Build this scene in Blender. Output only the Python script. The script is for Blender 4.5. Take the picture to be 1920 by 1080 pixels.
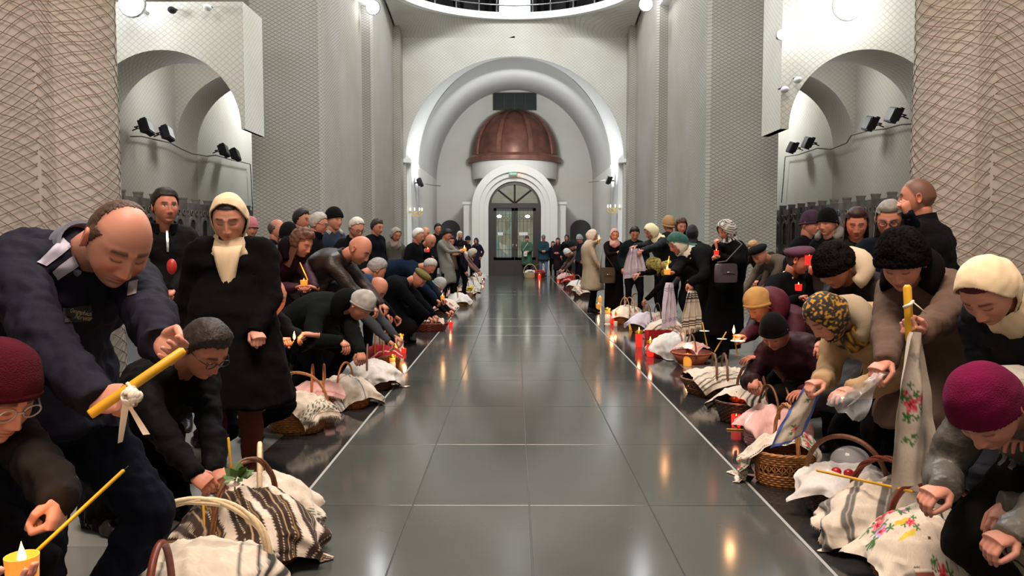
import bpy, bmesh, math, random
import numpy as np
from mathutils import Vector, Matrix, noise as mnoise
from mathutils.kdtree import KDTree

random.seed(7); np.random.seed(7)
SC = bpy.context.scene
for o in list(bpy.data.objects): bpy.data.objects.remove(o, do_unlink=True)
COL = SC.collection
rad = math.radians

# ------------------------------------------------------------------ camera
F_PX = 1450.0; CAM_Z = 1.38; HORIZON = 450.0; VPX = 965.0
PITCH = math.atan((540 - HORIZON) / F_PX); YAW = math.atan((VPX - 960) / F_PX)
cam_d = bpy.data.cameras.new('camera'); cam = bpy.data.objects.new('camera', cam_d); COL.objects.link(cam)
cam_d.sensor_width = 36.0; cam_d.lens = F_PX / 1920 * 36.0
cam_d.clip_start = 0.05; cam_d.clip_end = 200
cam.location = (0, 0, CAM_Z); cam.rotation_euler = (math.pi / 2 - PITCH, 0, YAW)
SC.camera = cam
_R = cam.rotation_euler.to_matrix()
def at(u, v, d):
    """world point that lies d metres down the nave on the sight line of photo pixel (u, v)"""
    q = _R @ Vector(((u - 960) / F_PX, (540 - v) / F_PX, -1.0))
    return Vector((0, 0, CAM_Z)) + q * (d / q.y)
def onfloor(u, v, z=0.0):
    q = _R @ Vector(((u - 960) / F_PX, (540 - v) / F_PX, -1.0))
    return Vector((0, 0, CAM_Z)) + q * ((z - CAM_Z) / q.z)

# ------------------------------------------------------------------ world, lights, exposure
SC.view_settings.view_transform = 'Standard'; SC.view_settings.look = 'None'
SC.view_settings.exposure = 0.2; SC.view_settings.gamma = 1.0
SC.view_settings.use_curve_mapping = False
SC.cycles.max_bounces = 7; SC.cycles.diffuse_bounces = 4; SC.cycles.glossy_bounces = 4
SC.cycles.transmission_bounces = 5; SC.cycles.transparent_max_bounces = 8
SC.cycles.sample_clamp_indirect = 6.0; SC.cycles.caustics_reflective = False; SC.cycles.caustics_refractive = False
wd = bpy.data.worlds.new('world'); SC.world = wd; wd.use_nodes = True
bg = wd.node_tree.nodes['Background']; bg.inputs[0].default_value = (0.93, 0.97, 1.0, 1); bg.inputs[1].default_value = 0.14

def area_light(name, loc, size, power, color, rot=(0, 0, 0)):
    l = bpy.data.lights.new(name, 'AREA'); l.shape = 'DISK'; l.size = size; l.energy = power; l.color = color
    o = bpy.data.objects.new(name, l); COL.objects.link(o); o.location = loc; o.rotation_euler = rot
    return o
def point_light(name, loc, power, color, radius=0.05):
    l = bpy.data.lights.new(name, 'POINT'); l.energy = power; l.color = color; l.shadow_soft_size = radius
    o = bpy.data.objects.new(name, l); COL.objects.link(o); o.location = loc
    return o
COOL = (0.98, 0.995, 0.975); WARM = (1.0, 0.81, 0.68)
# chandeliers hanging in the nave, above the frame
area_light('chandelier_light_near', (0, 1.5, 8.5), 4.0, 950, WARM)
area_light('chandelier_light_mid', (0, 11, 10.5), 4.0, 820, COOL)
area_light('chandelier_light_far', (0, 19, 10.5), 2.5, 560, COOL)
# side-aisle lamps and jamb floodlights, with added fill lights for bay and vault
for s in (-1, 1):
    point_light('aisle_lamp_or_fill', (s * 5.2, 19.0, 5.2), 230, COOL, 0.25)
    point_light('aisle_lamp_or_fill', (s * 5.3, 10.3, 5.6), 45, COOL, 0.2)
    area_light('vault_flood_light', (s * 2.55, 24.75, 3.25), 0.35, 34, COOL, (rad(180), rad(s * 18), 0))
    point_light('aisle_lamp_or_fill', (s * 5.6, 14.0, 4.1), 34, COOL, 0.2)  # added fill light for the inner bay, whose floodlights are unlit
area_light('vault_fill_light', (0, 26.2, 3.0), 1.6, 28, COOL, (rad(180), 0, 0))  # added fill for the vault, no real lamp stands here
area_light('vault_fill_light', (0, 25.6, 5.2), 0.9, 130, COOL, (rad(82), 0, 0))  # added fill behind the arch to brighten the end wall

# ------------------------------------------------------------------ materials
MATS = {}
def srgb(c):
    return tuple(((x / 12.92) if x <= 0.04045 else ((x + 0.055) / 1.055) ** 2.4) for x in c)
def hexc(h):
    return srgb([int(h[i:i + 2], 16) / 255 for i in (0, 2, 4)])
def newmat(name):
    m = bpy.data.materials.new(name); m.use_nodes = True
    nt = m.node_tree; b = nt.nodes['Principled BSDF']
    return m, nt, b
def N(nt, t, **kw):
    n = nt.nodes.new(t)
    for k, v in kw.items(): setattr(n, k, v)
    return n
def mathn(nt, op, a=None, b=None):
    n = nt.nodes.new('ShaderNodeMath'); n.operation = op
    for i, x in enumerate((a, b)):
        if x is None: continue
        if isinstance(x, (int, float)): n.inputs[i].default_value = x
        else: nt.links.new(x, n.inputs[i])
    return n.outputs[0]
def mixc(nt, fac, a, b):
    n = nt.nodes.new('ShaderNodeMix'); n.data_type = 'RGBA'
    for inp, x in ((n.inputs[0], fac), (n.inputs[6], a), (n.inputs[7], b)):
        if isinstance(x, (int, float)): inp.default_value = x
        elif isinstance(x, tuple): inp.default_value = (*x[:3], 1)
        else: nt.links.new(x, inp)
    return n.outputs[2]
def mat(name, col, rough=0.7, metal=0.0, noise=0.0, nscale=8.0, bump=0.0, bscale=40.0, spec=0.5, emit=0.0, ecol=None, sheen=0.0, alpha=1.0, trans=0.0):
    if name in MATS: return MATS[name]
    m, nt, b = newmat(name)
    b.inputs['Base Color'].default_value = (*col, 1); b.inputs['Roughness'].default_value = rough
    b.inputs['Metallic'].default_value = metal; b.inputs['Specular IOR Level'].default_value = spec
    if sheen: b.inputs['Sheen Weight'].default_value = sheen; b.inputs['Sheen Tint'].default_value = (*[min(1, c * 2 + .05) for c in col], 1)
    if alpha < 1: b.inputs['Alpha'].default_value = alpha
    if trans: b.inputs['Transmission Weight'].default_value = trans
    if emit:
        b.inputs['Emission Color'].default_value = (*(ecol or col), 1); b.inputs['Emission Strength'].default_value = emit
    if noise or bump:
        tc = N(nt, 'ShaderNodeTexCoord')
    if noise:
        n = N(nt, 'ShaderNodeTexNoise'); n.inputs['Scale'].default_value = nscale; n.inputs['Detail'].default_value = 5
        nt.links.new(tc.outputs['Object'], n.inputs['Vector'])
        r = N(nt, 'ShaderNodeMapRange'); nt.links.new(n.outputs['Fac'], r.inputs[0])
        r.inputs[1].default_value = 0.3; r.inputs[2].default_value = 0.7; r.inputs[3].default_value = 1 - noise; r.inputs[4].default_value = 1 + noise
        mx = N(nt, 'ShaderNodeVectorMath'); mx.operation = 'SCALE'; mx.inputs[0].default_value = col
        nt.links.new(r.outputs[0], mx.inputs['Scale']); nt.links.new(mx.outputs[0], b.inputs['Base Color'])
    if bump:
        n2 = N(nt, 'ShaderNodeTexNoise'); n2.inputs['Scale'].default_value = bscale; n2.inputs['Detail'].default_value = 4
        nt.links.new(tc.outputs['Object'], n2.inputs['Vector'])
        bp = N(nt, 'ShaderNodeBump'); bp.inputs['Strength'].default_value = bump; bp.inputs['Distance'].default_value = 0.02
        nt.links.new(n2.outputs['Fac'], bp.inputs['Height']); nt.links.new(bp.outputs[0], b.inputs['Normal'])
    MATS[name] = m
    return m
def vcmat(name, rough=0.85, bump=0.0, bscale=300.0, spec=0.3, sheen=0.0, sss=0.0):
    """colour read from the mesh's own colour attribute (dyed or printed colour)"""
    if name in MATS: return MATS[name]
    m, nt, b = newmat(name)
    a = N(nt, 'ShaderNodeAttribute'); a.attribute_name = 'Col'
    nt.links.new(a.outputs['Color'], b.inputs['Base Color'])
    b.inputs['Roughness'].default_value = rough; b.inputs['Specular IOR Level'].default_value = spec
    if sheen: b.inputs['Sheen Weight'].default_value = sheen
    if sss:
        b.inputs['Subsurface Weight'].default_value = sss; b.inputs['Subsurface Radius'].default_value = (0.01, 0.004, 0.002); b.inputs['Subsurface Scale'].default_value = 1.0
    if bump:
        tc = N(nt, 'ShaderNodeTexCoord'); n2 = N(nt, 'ShaderNodeTexNoise'); n2.inputs['Scale'].default_value = bscale
        nt.links.new(tc.outputs['Object'], n2.inputs['Vector'])
        bp = N(nt, 'ShaderNodeBump'); bp.inputs['Strength'].default_value = bump; bp.inputs['Distance'].default_value = 0.004
        nt.links.new(n2.outputs['Fac'], bp.inputs['Height']); nt.links.new(bp.outputs[0], b.inputs['Normal'])
    MATS[name] = m
    return m
def plaster(name, col, net=None, stain=0.10, linecol=None, netscale=(0.12, 0.065), nfac=0.55):
    """plaster with a fine safety net stretched over it"""
    if name in MATS: return MATS[name]
    m, nt, b = newmat(name)
    b.inputs['Roughness'].default_value = 0.9; b.inputs['Specular IOR Level'].default_value = 0.2
    g = N(nt, 'ShaderNodeNewGeometry')
    n = N(nt, 'ShaderNodeTexNoise'); n.inputs['Scale'].default_value = 0.7; n.inputs['Detail'].default_value = 6
    nt.links.new(g.outputs['Position'], n.inputs['Vector'])
    r = N(nt, 'ShaderNodeMapRange'); nt.links.new(n.outputs['Fac'], r.inputs[0])
    r.inputs[1].default_value = 0.35; r.inputs[2].default_value = 0.68; r.inputs[3].default_value = 0; r.inputs[4].default_value = 1
    dirty = tuple(c * f for c, f in zip(col, (1 - stain, 1 - stain * 1.15, 1 - stain * 1.6)))
    c = mixc(nt, r.outputs[0], col, dirty)
    h = None
    if net:
        sp = N(nt, 'ShaderNodeSeparateXYZ'); nt.links.new(g.outputs['Position'], sp.inputs[0])
        n3 = N(nt, 'ShaderNodeTexNoise'); n3.inputs['Scale'].default_value = 1.3; n3.inputs['Detail'].default_value = 1
        nt.links.new(g.outputs['Position'], n3.inputs['Vector'])
        w = mathn(nt, 'MULTIPLY', mathn(nt, 'SUBTRACT', n3.outputs['Fac'], 0.5), 1.6)
        a = mathn(nt, 'DIVIDE', mathn(nt, 'ADD', sp.outputs[0], sp.outputs[1]), netscale[0])
        bb = mathn(nt, 'ADD', mathn(nt, 'DIVIDE', sp.outputs[2], netscale[1]), w)
        l1 = mathn(nt, 'ABSOLUTE', mathn(nt, 'SUBTRACT', mathn(nt, 'FRACT', mathn(nt, 'ADD', a, bb)), 0.5))
        l2 = mathn(nt, 'ABSOLUTE', mathn(nt, 'SUBTRACT', mathn(nt, 'FRACT', mathn(nt, 'SUBTRACT', a, bb)), 0.5))
        mn = mathn(nt, 'MINIMUM', l1, l2)
        rr = N(nt, 'ShaderNodeMapRange'); nt.links.new(mn, rr.inputs[0])
        rr.inputs[1].default_value = 0.05; rr.inputs[2].default_value = 0.14; rr.inputs[3].default_value = nfac; rr.inputs[4].default_value = 0
        c = mixc(nt, rr.outputs[0], c, linecol or tuple(x * .35 for x in col)); h = rr.outputs[0]
    nt.links.new(c, b.inputs['Base Color'])
    n2 = N(nt, 'ShaderNodeTexNoise'); n2.inputs['Scale'].default_value = 14; n2.inputs['Detail'].default_value = 6
    nt.links.new(g.outputs['Position'], n2.inputs['Vector'])
    hh = n2.outputs['Fac'] if h is None else mathn(nt, 'ADD', n2.outputs['Fac'], h)
    bp = N(nt, 'ShaderNodeBump'); bp.inputs['Strength'].default_value = 0.25; bp.inputs['Distance'].default_value = 0.01
    nt.links.new(hh, bp.inputs['Height']); nt.links.new(bp.outputs[0], b.inputs['Normal'])
    MATS[name] = m
    return m

# ------------------------------------------------------------------ mesh building
class MB:
    def __init__(s): s.v = []; s.f = []; s.m = []; s.c = []; s.n = 0
    def add(s, V, Fc, mi=0, col=None):
        V = [tuple(p) for p in V]; k = s.n
        s.v += V; s.n += len(V)
        s.f += [tuple(i + k for i in f) for f in Fc]; s.m += [mi] * len(Fc)
        s.c += ([col] * len(V) if (col is None or len(col) != len(V) or isinstance(col, tuple)) else list(col))
        return s
    def box(s, c, h, rot=None, mi=0, col=None):
        P = []
        for z in (-1, 1):
            for (x, y) in ((-1, -1), (1, -1), (1, 1), (-1, 1)):
                p = Vector((x * h[0], y * h[1], z * h[2]))
                if rot is not None: p = rot @ p
                P.append(p + Vector(c))
        return s.add(P, [(3, 2, 1, 0), (4, 5, 6, 7), (0, 1, 5, 4), (1, 2, 6, 5), (2, 3, 7, 6), (3, 0, 4, 7)], mi, col)
    def box2(s, a, b, mi=0, col=None):
        return s.box([(p + q) / 2 for p, q in zip(a, b)], [abs(q - p) / 2 for p, q in zip(a, b)], None, mi, col)
    def rings(s, R, closed=False, cap=True, mi=0, col=None):
        """R: list of rings (each a list of points, same count) skinned in order"""
        n = len(R[0]); V = [p for r in R for p in r]; Fc = []
        K = len(R)
        for i in range(K if closed else K - 1):
            j = (i + 1) % K
            for k in range(n):
                l = (k + 1) % n
                Fc.append((i * n + k, i * n + l, j * n + l, j * n + k))
        if cap and not closed:
            Fc.append(tuple(reversed(range(n)))); Fc.append(tuple((K - 1) * n + k for k in range(n)))
        return s.add(V, Fc, mi, col)
    def tube(s, path, r, n=8, mi=0, cap=True, closed=False, col=None, flat=None):
        path = [Vector(p) for p in path]; K = len(path)
        rr = r if isinstance(r, (list, tuple, np.ndarray)) else [r] * K
        R = []; up = None
        for i, p in enumerate(path):
            if closed: t = path[(i + 1) % K] - path[i - 1]
            else: t = path[min(i + 1, K - 1)] - path[max(i - 1, 0)]
            if t.length < 1e-9: t = Vector((0, 0, 1))
            t.normalize()
            if up is None:
                up = Vector((0, 0, 1)) if abs(t.z) < 0.9 else Vector((1, 0, 0))
            a = up - t * up.dot(t)
            if a.length < 1e-6: a = t.orthogonal()
            a.normalize(); b = t.cross(a); up = a
            fl = 1.0 if flat is None else flat
            R.append([p + (a * math.cos(2 * math.pi * k / n) * fl + b * math.sin(2 * math.pi * k / n)) * rr[i] for k in range(n)])
        return s.rings(R, closed, cap, mi, col)
    def prism(s, poly, z0, z1, mi=0, col=None):
        n = len(poly)
        V = [(x, y, z0) for x, y in poly] + [(x, y, z1) for x, y in poly]
        Fc = [(k, (k + 1) % n, n + (k + 1) % n, n + k) for k in range(n)] + [tuple(reversed(range(n))), tuple(range(n, 2 * n))]
        return s.add(V, Fc, mi, col)
    def lathe(s, prof, n=20, c=(0, 0, 0), mi=0, a0=0, a1=None, col=None):
        full = a1 is None; a1 = 2 * math.pi if full else a1
        m = n if full else n + 1; V = []; Fc = []
        for (r, z) in prof:
            for k in range(m):
                a = a0 + (a1 - a0) * k / n
                V.append((c[0] + r * math.cos(a), c[1] + r * math.sin(a), c[2] + z))
        for i in range(len(prof) - 1):
            for k in range(n):
                l = (k + 1) % m
                Fc.append((i * m + k, i * m + l, (i + 1) * m + l, (i + 1) * m + k))
        return s.add(V, Fc, mi, col)
    def ellipsoid(s, c, r, rot=None, n=12, m=8, mi=0, col=None):
        V = []; Fc = []
        for i in range(m + 1):
            th = math.pi * i / m
            for k in range(n):
                a = 2 * math.pi * k / n
                p = Vector((r[0] * math.sin(th) * math.cos(a), r[1] * math.sin(th) * math.sin(a), r[2] * math.cos(th)))
                if rot is not None: p = rot @ p
                V.append(p + Vector(c))
        for i in range(m):
            for k in range(n):
                l = (k + 1) % n
                Fc.append((i * n + k, (i + 1) * n + k, (i + 1) * n + l, i * n + l))
        return s.add(V, Fc, mi, col)
    def grid(s, G, mi=0, col=None, wrap=False):
        """G: rows x cols of points"""
        r = len(G); c = len(G[0]); Fc = []
        for i in range(r - 1):
            for k in range(c if wrap else c - 1):
                l = (k + 1) % c
                Fc.append((i * c + k, i * c + l, (i + 1) * c + l, (i + 1) * c + k))
        return s.add([p for row in G for p in row], Fc, mi, col)
    def mesh(s, name, mats, smooth=True):
        me = bpy.data.meshes.new(name); me.from_pydata(s.v, [], s.f)
        mats = mats if isinstance(mats, (list, tuple)) else [mats]
        for m in mats: me.materials.append(m)
        if len(mats) > 1: me.polygons.foreach_set('material_index', s.m)
        if smooth: me.polygons.foreach_set('use_smooth', [True] * len(s.f))
        if any(c is not None for c in s.c):
            a = me.color_attributes.new('Col', 'FLOAT_COLOR', 'POINT')
            a.data.foreach_set('color', np.array([((1, 1, 1) if c is None else tuple(c[:3])) + (1.0,) for c in s.c], dtype=np.float32).ravel())
        me.update()
        return me
    def build(s, name, mats, parent=None, smooth=True, sharp=None, loc=None):
        me = s.mesh(name, mats, smooth)
        if smooth and sharp: me.set_sharp_from_angle(angle=rad(sharp))
        return link(name, me, parent, loc)
def link(name, me, parent=None, loc=None):
    o = bpy.data.objects.new(name, me); COL.objects.link(o)
    if parent is not None: o.parent = parent
    if loc is not None: o.location = loc
    return o
def tag(o, label=None, cat=None, group=None, kind=None):
    if label: o['label'] = label
    if cat: o['category'] = cat
    if group: o['group'] = group
    if kind: o['kind'] = kind
    return o
def empty(name, loc=(0, 0, 0), rz=0.0):
    o = bpy.data.objects.new(name, None); COL.objects.link(o); o.location = loc; o.rotation_euler = (0, 0, rz); o.empty_display_size = 0.1
    return o
def struct(o): o['kind'] = 'structure'; return o
# ================================================================== the setting
M_PL = plaster('netted_plaster', (0.40, 0.39, 0.36), net=True, netscale=(0.125, 0.066), nfac=0.72, stain=0.16)
M_PLN = plaster('netted_plaster_near', (0.47, 0.435, 0.40), stain=0.18)
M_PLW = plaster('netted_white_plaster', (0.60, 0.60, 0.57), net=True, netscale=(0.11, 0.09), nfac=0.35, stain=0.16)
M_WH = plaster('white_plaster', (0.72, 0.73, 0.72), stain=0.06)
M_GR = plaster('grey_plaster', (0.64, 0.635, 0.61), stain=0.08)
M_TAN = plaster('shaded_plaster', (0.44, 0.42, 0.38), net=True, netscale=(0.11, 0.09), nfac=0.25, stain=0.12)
def stone(name, col, rough, nz=0.25):
    m, nt, b = newmat(name)
    g = N(nt, 'ShaderNodeNewGeometry'); n = N(nt, 'ShaderNodeTexNoise'); n.inputs['Scale'].default_value = 2.2; n.inputs['Detail'].default_value = 8
    nt.links.new(g.outputs['Position'], n.inputs['Vector'])
    oi = N(nt, 'ShaderNodeObjectInfo')
    v = mathn(nt, 'ADD', mathn(nt, 'MULTIPLY', n.outputs['Fac'], 0.7), mathn(nt, 'MULTIPLY', oi.outputs['Random'], 0.5))
    c = mixc(nt, v, tuple(x * (1 - nz) for x in col), tuple(x * (1 + nz) for x in col))
    nt.links.new(c, b.inputs['Base Color'])
    r = N(nt, 'ShaderNodeMapRange'); nt.links.new(n.outputs['Fac'], r.inputs[0]); r.inputs[3].default_value = rough * .7; r.inputs[4].default_value = rough * 1.3
    nt.links.new(r.outputs[0], b.inputs['Roughness'])
    return m
M_TILE = stone('polished_grey_granite', (0.058, 0.062, 0.057), 0.14)
M_BLACK = stone('polished_black_granite', (0.022, 0.022, 0.022), 0.10)
M_SIDE = stone('grey_floor_stone', (0.17, 0.175, 0.165), 0.22, 0.35)
M_GROUT = mat('grout', (0.30, 0.30, 0.28), 0.7)
M_DGROUT = mat('dark_grout', (0.05, 0.05, 0.05), 0.6)

# floor -------------------------------------------------------------
mb = MB(); mb.box2((-9, -4, -0.2), (9, 34, -0.006), 0); floor = struct(mb.build('floor', M_DGROUT, smooth=False))
_tm = {}
def tile(name, x0, x1, y0, y1, m, gap=0.003):
    key = (round(x1 - x0, 3), round(y1 - y0, 3), m.name)
    if key not in _tm:
        a = (x1 - x0) / 2 - gap; b = (y1 - y0) / 2 - gap; e = 0.0015
        t = MB(); t.add([(-a, -b, -.006), (a, -b, -.006), (a, b, -.006), (-a, b, -.006), (-a, -b, -e), (a, -b, -e), (a, b, -e), (-a, b, -e), (-a + e, -b + e, 0), (a - e, -b + e, 0), (a - e, b - e, 0), (-a + e, b - e, 0)],
                        [(0, 1, 5, 4), (1, 2, 6, 5), (2, 3, 7, 6), (3, 0, 4, 7), (4, 5, 9, 8), (5, 6, 10, 9), (6, 7, 11, 10), (7, 4, 8, 11), (8, 9, 10, 11)])
        _tm[key] = t.mesh(name, m, False)
    link(name, _tm[key], floor, ((x0 + x1) / 2, (y0 + y1) / 2, 0))
XS = [-1.137, -0.53, 0.076, 0.70, 1.325]
for i in range(26):
    y0 = 0.35 + i * 1.2
    for k in range(4): tile('floor_tile', XS[k] + (0.008 if k == 0 else 0), XS[k + 1] - (0.008 if k == 3 else 0), y0, y0 + 1.2, M_TILE)
for s, x in ((-1, -1.137), (1, 1.325)):
    for i in range(13):
        y0 = 0.35 + i * 2.4
        xa, xb = (x - 0.50, x - 0.008) if s < 0 else (x + 0.008, x + 0.50)
        tile('border_tile', xa, xb, y0, y0 + 2.4, M_BLACK)
    for i in range(20):
        y0 = 1.0 + i * 1.2
        for k in range(3):
            xa = x + s * (0.50 + k * 0.9); xb = x + s * (0.50 + (k + 1) * 0.9)
            tile('side_floor_tile', min(xa, xb), max(xa, xb), y0, y0 + 1.2, M_SIDE)
    g = MB(); g.box2((x - 0.008, 0.35, -0.006), (x + 0.008, 31.5, 0.0005)); tag(g.build('metal_inlay', M_GROUT, floor, smooth=False))

# outer walls of the side aisles, back of the church
XW = 6.6
for s, nm in ((-1, 'left'), (1, 'right')):
    w = MB(); w.box2((s * XW, -4, 0), (s * (XW + 0.3), 16.2, 9.5)); w.box2((s * XW, 16.2, 0), (s * (XW + 0.3), 25.5, 9.5), 1); struct(w.build('wall_' + nm, [M_TAN, M_PLW], smooth=False))  # one wall, whiter past the inner arch: the far bay's lamplight put into the colour
w = MB(); w.box2((-9, -4.3, 0), (9, -4, 11)); struct(w.build('wall_behind', M_WH, smooth=False))
for s, nm in ((-1, 'left'), (1, 'right')):
    w = MB(); w.box2((s * 3.6, 23.6, 0), (s * XW, 23.9, 9.5)); struct(w.build('wall_aisle_end_' + nm, M_WH, smooth=False))
    w = MB(); w.box2((s * 3.6, 6, 7.2), (s * XW, 23.6, 7.4)); struct(w.build('ceiling_aisle_' + nm, M_WH, smooth=False))

# piers --------------------------------------------------------------
def pier(name, poly, z1, m, label, smooth=None, s=1):
    P = [(s * x, y) for x, y in poly]
    if s < 0: P = P[::-1]
    b = MB(); b.prism(P, 0, z1); o = b.build(name, m, smooth=bool(smooth), sharp=smooth)
    return tag(o, label, 'pillar')
NEARP = [(4.6, 4.9), (3.80, 5.2), (3.68, 5.36), (3.50, 5.40), (3.30, 5.40), (3.27, 5.55), (3.17, 5.60), (3.08, 5.68), (3.03, 5.78), (3.01, 5.90), (3.05, 6.02), (3.22, 6.12), (3.9, 6.9), (4.9, 6.9), (4.9, 4.9)]
for s, w in ((-1, 'left'), (1, 'right')):
    pier('pillar', NEARP, 9.5, M_PLN, 'massive plaster pillar under coarse netting nearest to the viewer on the ' + w, 40, s)
    pier('pillar', [(4.72, 14.0), (3.50, 14.0), (3.44, 14.06), (3.44, 14.15), (3.48, 14.22), (3.48, 15.5), (3.85, 15.6), (3.85, 16.4), (4.72, 16.4)], 9.5, M_PL, 'wide grey netted pillar in the middle of the ' + w + ' row', 30, s)
    pier('pillar', [(4.9, 16.45), (3.82, 16.45), (3.82, 19.6), (3.60, 19.6), (3.54, 19.66), (3.54, 22.9), (3.35, 22.9), (3.35, 23.45), (4.9, 23.45)], 9.5, M_PL, 'stepped grey netted pillar beside the entrance arch on the ' + w, 30, s)

# real netting on the two near pillars ---------------------------------
M_NET = mat('net_cord', hexc('6b5340'), 0.9)
def netting(s, label):
    P = [Vector((s * x, y, 0)) for x, y in NEARP[1:12]]
    L = [0]
    for a, b in zip(P, P[1:]): L.append(L[-1] + (b - a).length)
    def pt(q, z):
        q = min(max(q, 0), L[-1] - 1e-6)
        for i in range(len(P) - 1):
            if q <= L[i + 1]:
                a, b = P[i], P[i + 1]; p = a.lerp(b, (q - L[i]) / (L[i + 1] - L[i]))
                t = (b - a).normalized(); n = Vector((t.y, -t.x, 0)) * (-s)
                if n.y > 0 and abs(n.x) < .3: n = -n
                n = Vector((-s * 0.6, -0.8, 0))
                return p + n * (0.014 + 0.012 * math.sin(q * 9 + z * 4) ** 2) + Vector((0, 0, z))
    Wc, Hc = 0.150, 0.082
    b = MB(); z0, z1 = 0.02, 3.7
    T = L[-1]
    def warp(q, z):
        zz = z + 0.05 * math.sin(q * 5.0 + 1.3 * math.sin(z * 1.9)) + 0.018 * mnoise.noise(Vector((q * 5, z * 5, s)))
        qq = q + 0.035 * math.sin(z * 3.1 + q * 3) + 0.02 * mnoise.noise(Vector((q * 6 + 9, z * 4, s)))
        return pt(qq, zz)
    for fam in (-1, 1):
        for i in range(-int((z1 - z0) / Hc) - 2, int(T / Wc) + int((z1 - z0) / Hc) + 3):
            path = []
            nst = int((z1 - z0) / Hc * 2)
            for k in range(nst + 1):
                z = z0 + k * Hc / 2
                q = (i * Wc + fam * (z - z0) / Hc * Wc) if fam > 0 else (i * Wc - (z - z0) / Hc * Wc)
                if 0 <= q <= T: path.append(warp(q, z))
                elif path: break
            if len(path) > 1: b.tube(path, 0.0028, 3, cap=False)
    tag(b.build('safety_net', M_NET), label, 'net')
netting(-1, 'coarse brown cord safety net wrapped around the nearest left pillar')
netting(1, 'coarse brown cord safety net wrapped around the nearest right pillar')

# transverse arches across the side aisles --------------------------------
def arch_pts(cx, zs, r, rz, n):
    return [(cx + r * math.cos(math.pi * (1 - k / n)), zs + rz * math.sin(math.pi * (1 - k / n))) for k in range(n + 1)]
def arch_wall(name, x0, x1, ztop, y0, y1, cx, zs, r, rz, m, zl=0.0, zr=0.0, n=36, msof=None):
    """wall in the plane y = y0..y1 with a round-headed opening; zl / zr: where the piers left and right of it end"""
    A = arch_pts(cx, zs, r, rz, n); b = MB()
    top = [(x0 + (x1 - x0) * k / n, ztop) for k in range(n + 1)]
    for y, flip in ((y0, False), (y1, True)):
        V = [(x, y, z) for x, z in A] + [(min(max(x, x0), x1), y, ztop) for x, _ in A]
        b.add(V, [(k, k + 1, n + 2 + k, n + 1 + k) if not flip else (k + 1, k, n + 1 + k, n + 2 + k) for k in range(n)], 0)
    for (xa, xb, zb) in ((x0, cx - r, zl), (cx + r, x1, zr)):
        if xb - xa > 1e-3:
            b.box2((xa, y0, zb), (xb, y1, zs)); b.box2((xa, y0, zs), (xb, y1, ztop))
    b.add([(x, y, z) for y in (y0, y1) for x, z in A], [(k + 1, k, n + 1 + k, n + 2 + k) for k in range(n)], 1 if msof else 0)
    b.add([(x0, y0, ztop), (x1, y0, ztop), (x1, y1, ztop), (x0, y1, ztop)], [(0, 1, 2, 3)], 0)
    return b.build(name, [m, msof] if msof else m, smooth=True, sharp=30)
for s, nm, zt in ((-1, 'left', 5.0), (1, 'right', 7.2)):
    xa, xb = sorted((s * XW, s * (4.14 if s < 0 else 4.07)))
    struct(arch_wall('wall_hanging_arch_' + nm, xa, xb, zt, 12.0, 12.9, s * 5.40, 3.08, 1.20, 1.20, M_PLW, zl=3.08, zr=3.08))
    xa, xb = sorted((s * XW, s * 3.7))
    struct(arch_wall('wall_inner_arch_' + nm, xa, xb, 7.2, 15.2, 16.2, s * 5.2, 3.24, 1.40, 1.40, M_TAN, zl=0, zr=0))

# west wall over the entrance arch -----------------------------------------
YW = 23.5; AR = 3.29; ZS = 3.80; ZA = 3.06
w = arch_wall('wall_end', -3.6, 3.6, 7.45, YW, YW + 0.25, 0, ZS, AR, ZA, M_PLW, zl=0, zr=0, n=48); struct(w)
# curved cove under the round gallery
def gal(x): return 20.0 + math.sqrt(max(0, 3.5 ** 2 - x * x))
b = MB(); G = []
for i in range(9):
    t = i / 8; row = []
    for k in range(41):
        x = -3.48 + 6.96 * k / 40
        yy = YW + (gal(x) - YW) * (t ** 1.6); row.append((x, yy, 7.4 + (7.93 - 7.4) * t))
    G.append(row)
struct(b.grid(G).build('wall_cove', M_PLW))
b = MB(); O_ = []
for k in range(61):
    a = rad(-8 + 196 * k / 60); O_.append((math.cos(a), math.sin(a)))
R = []
for c, s_ in O_:
    R.append([(3.36 * c, 20 + 3.36 * s_, 7.91), (3.36 * c, 20 + 3.36 * s_, 8.11), (5.2 * c, 20 + 5.2 * s_, 8.11), (5.2 * c, 20 + 5.2 * s_, 7.91)])
struct(b.rings(R).build('floor_gallery', M_WH, smooth=True, sharp=30))
w = MB(); w.box2((-6, 25.6, 8.0), (6, 25.8, 12)); struct(w.build('wall_gallery', mat('gallery_dark', (0.05, 0.05, 0.055), 0.9), smooth=False))

# soffit band tapered to its lit crescent, entrance vault, end wall ----------------------------------
def soff(t, y_extra, rx, rz):
    a = math.pi * (1 - t); return a
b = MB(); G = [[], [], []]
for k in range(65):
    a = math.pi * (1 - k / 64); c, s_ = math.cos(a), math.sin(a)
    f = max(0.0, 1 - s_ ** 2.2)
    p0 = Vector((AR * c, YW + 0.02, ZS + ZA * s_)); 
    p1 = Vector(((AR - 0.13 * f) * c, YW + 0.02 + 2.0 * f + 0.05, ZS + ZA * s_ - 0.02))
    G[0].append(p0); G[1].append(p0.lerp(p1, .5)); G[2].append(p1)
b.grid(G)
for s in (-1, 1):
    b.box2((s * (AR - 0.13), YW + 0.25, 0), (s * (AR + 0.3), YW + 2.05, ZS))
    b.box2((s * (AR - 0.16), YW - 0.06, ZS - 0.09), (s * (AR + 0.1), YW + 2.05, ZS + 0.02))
struct(b.build('trim_1', plaster('lit_white_plaster', (0.82, 0.84, 0.85), stain=0.03), smooth=True, sharp=30))  # floodlit crescent put into the band's tapering shape and whiter colour
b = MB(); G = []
YE = 31.6
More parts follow.
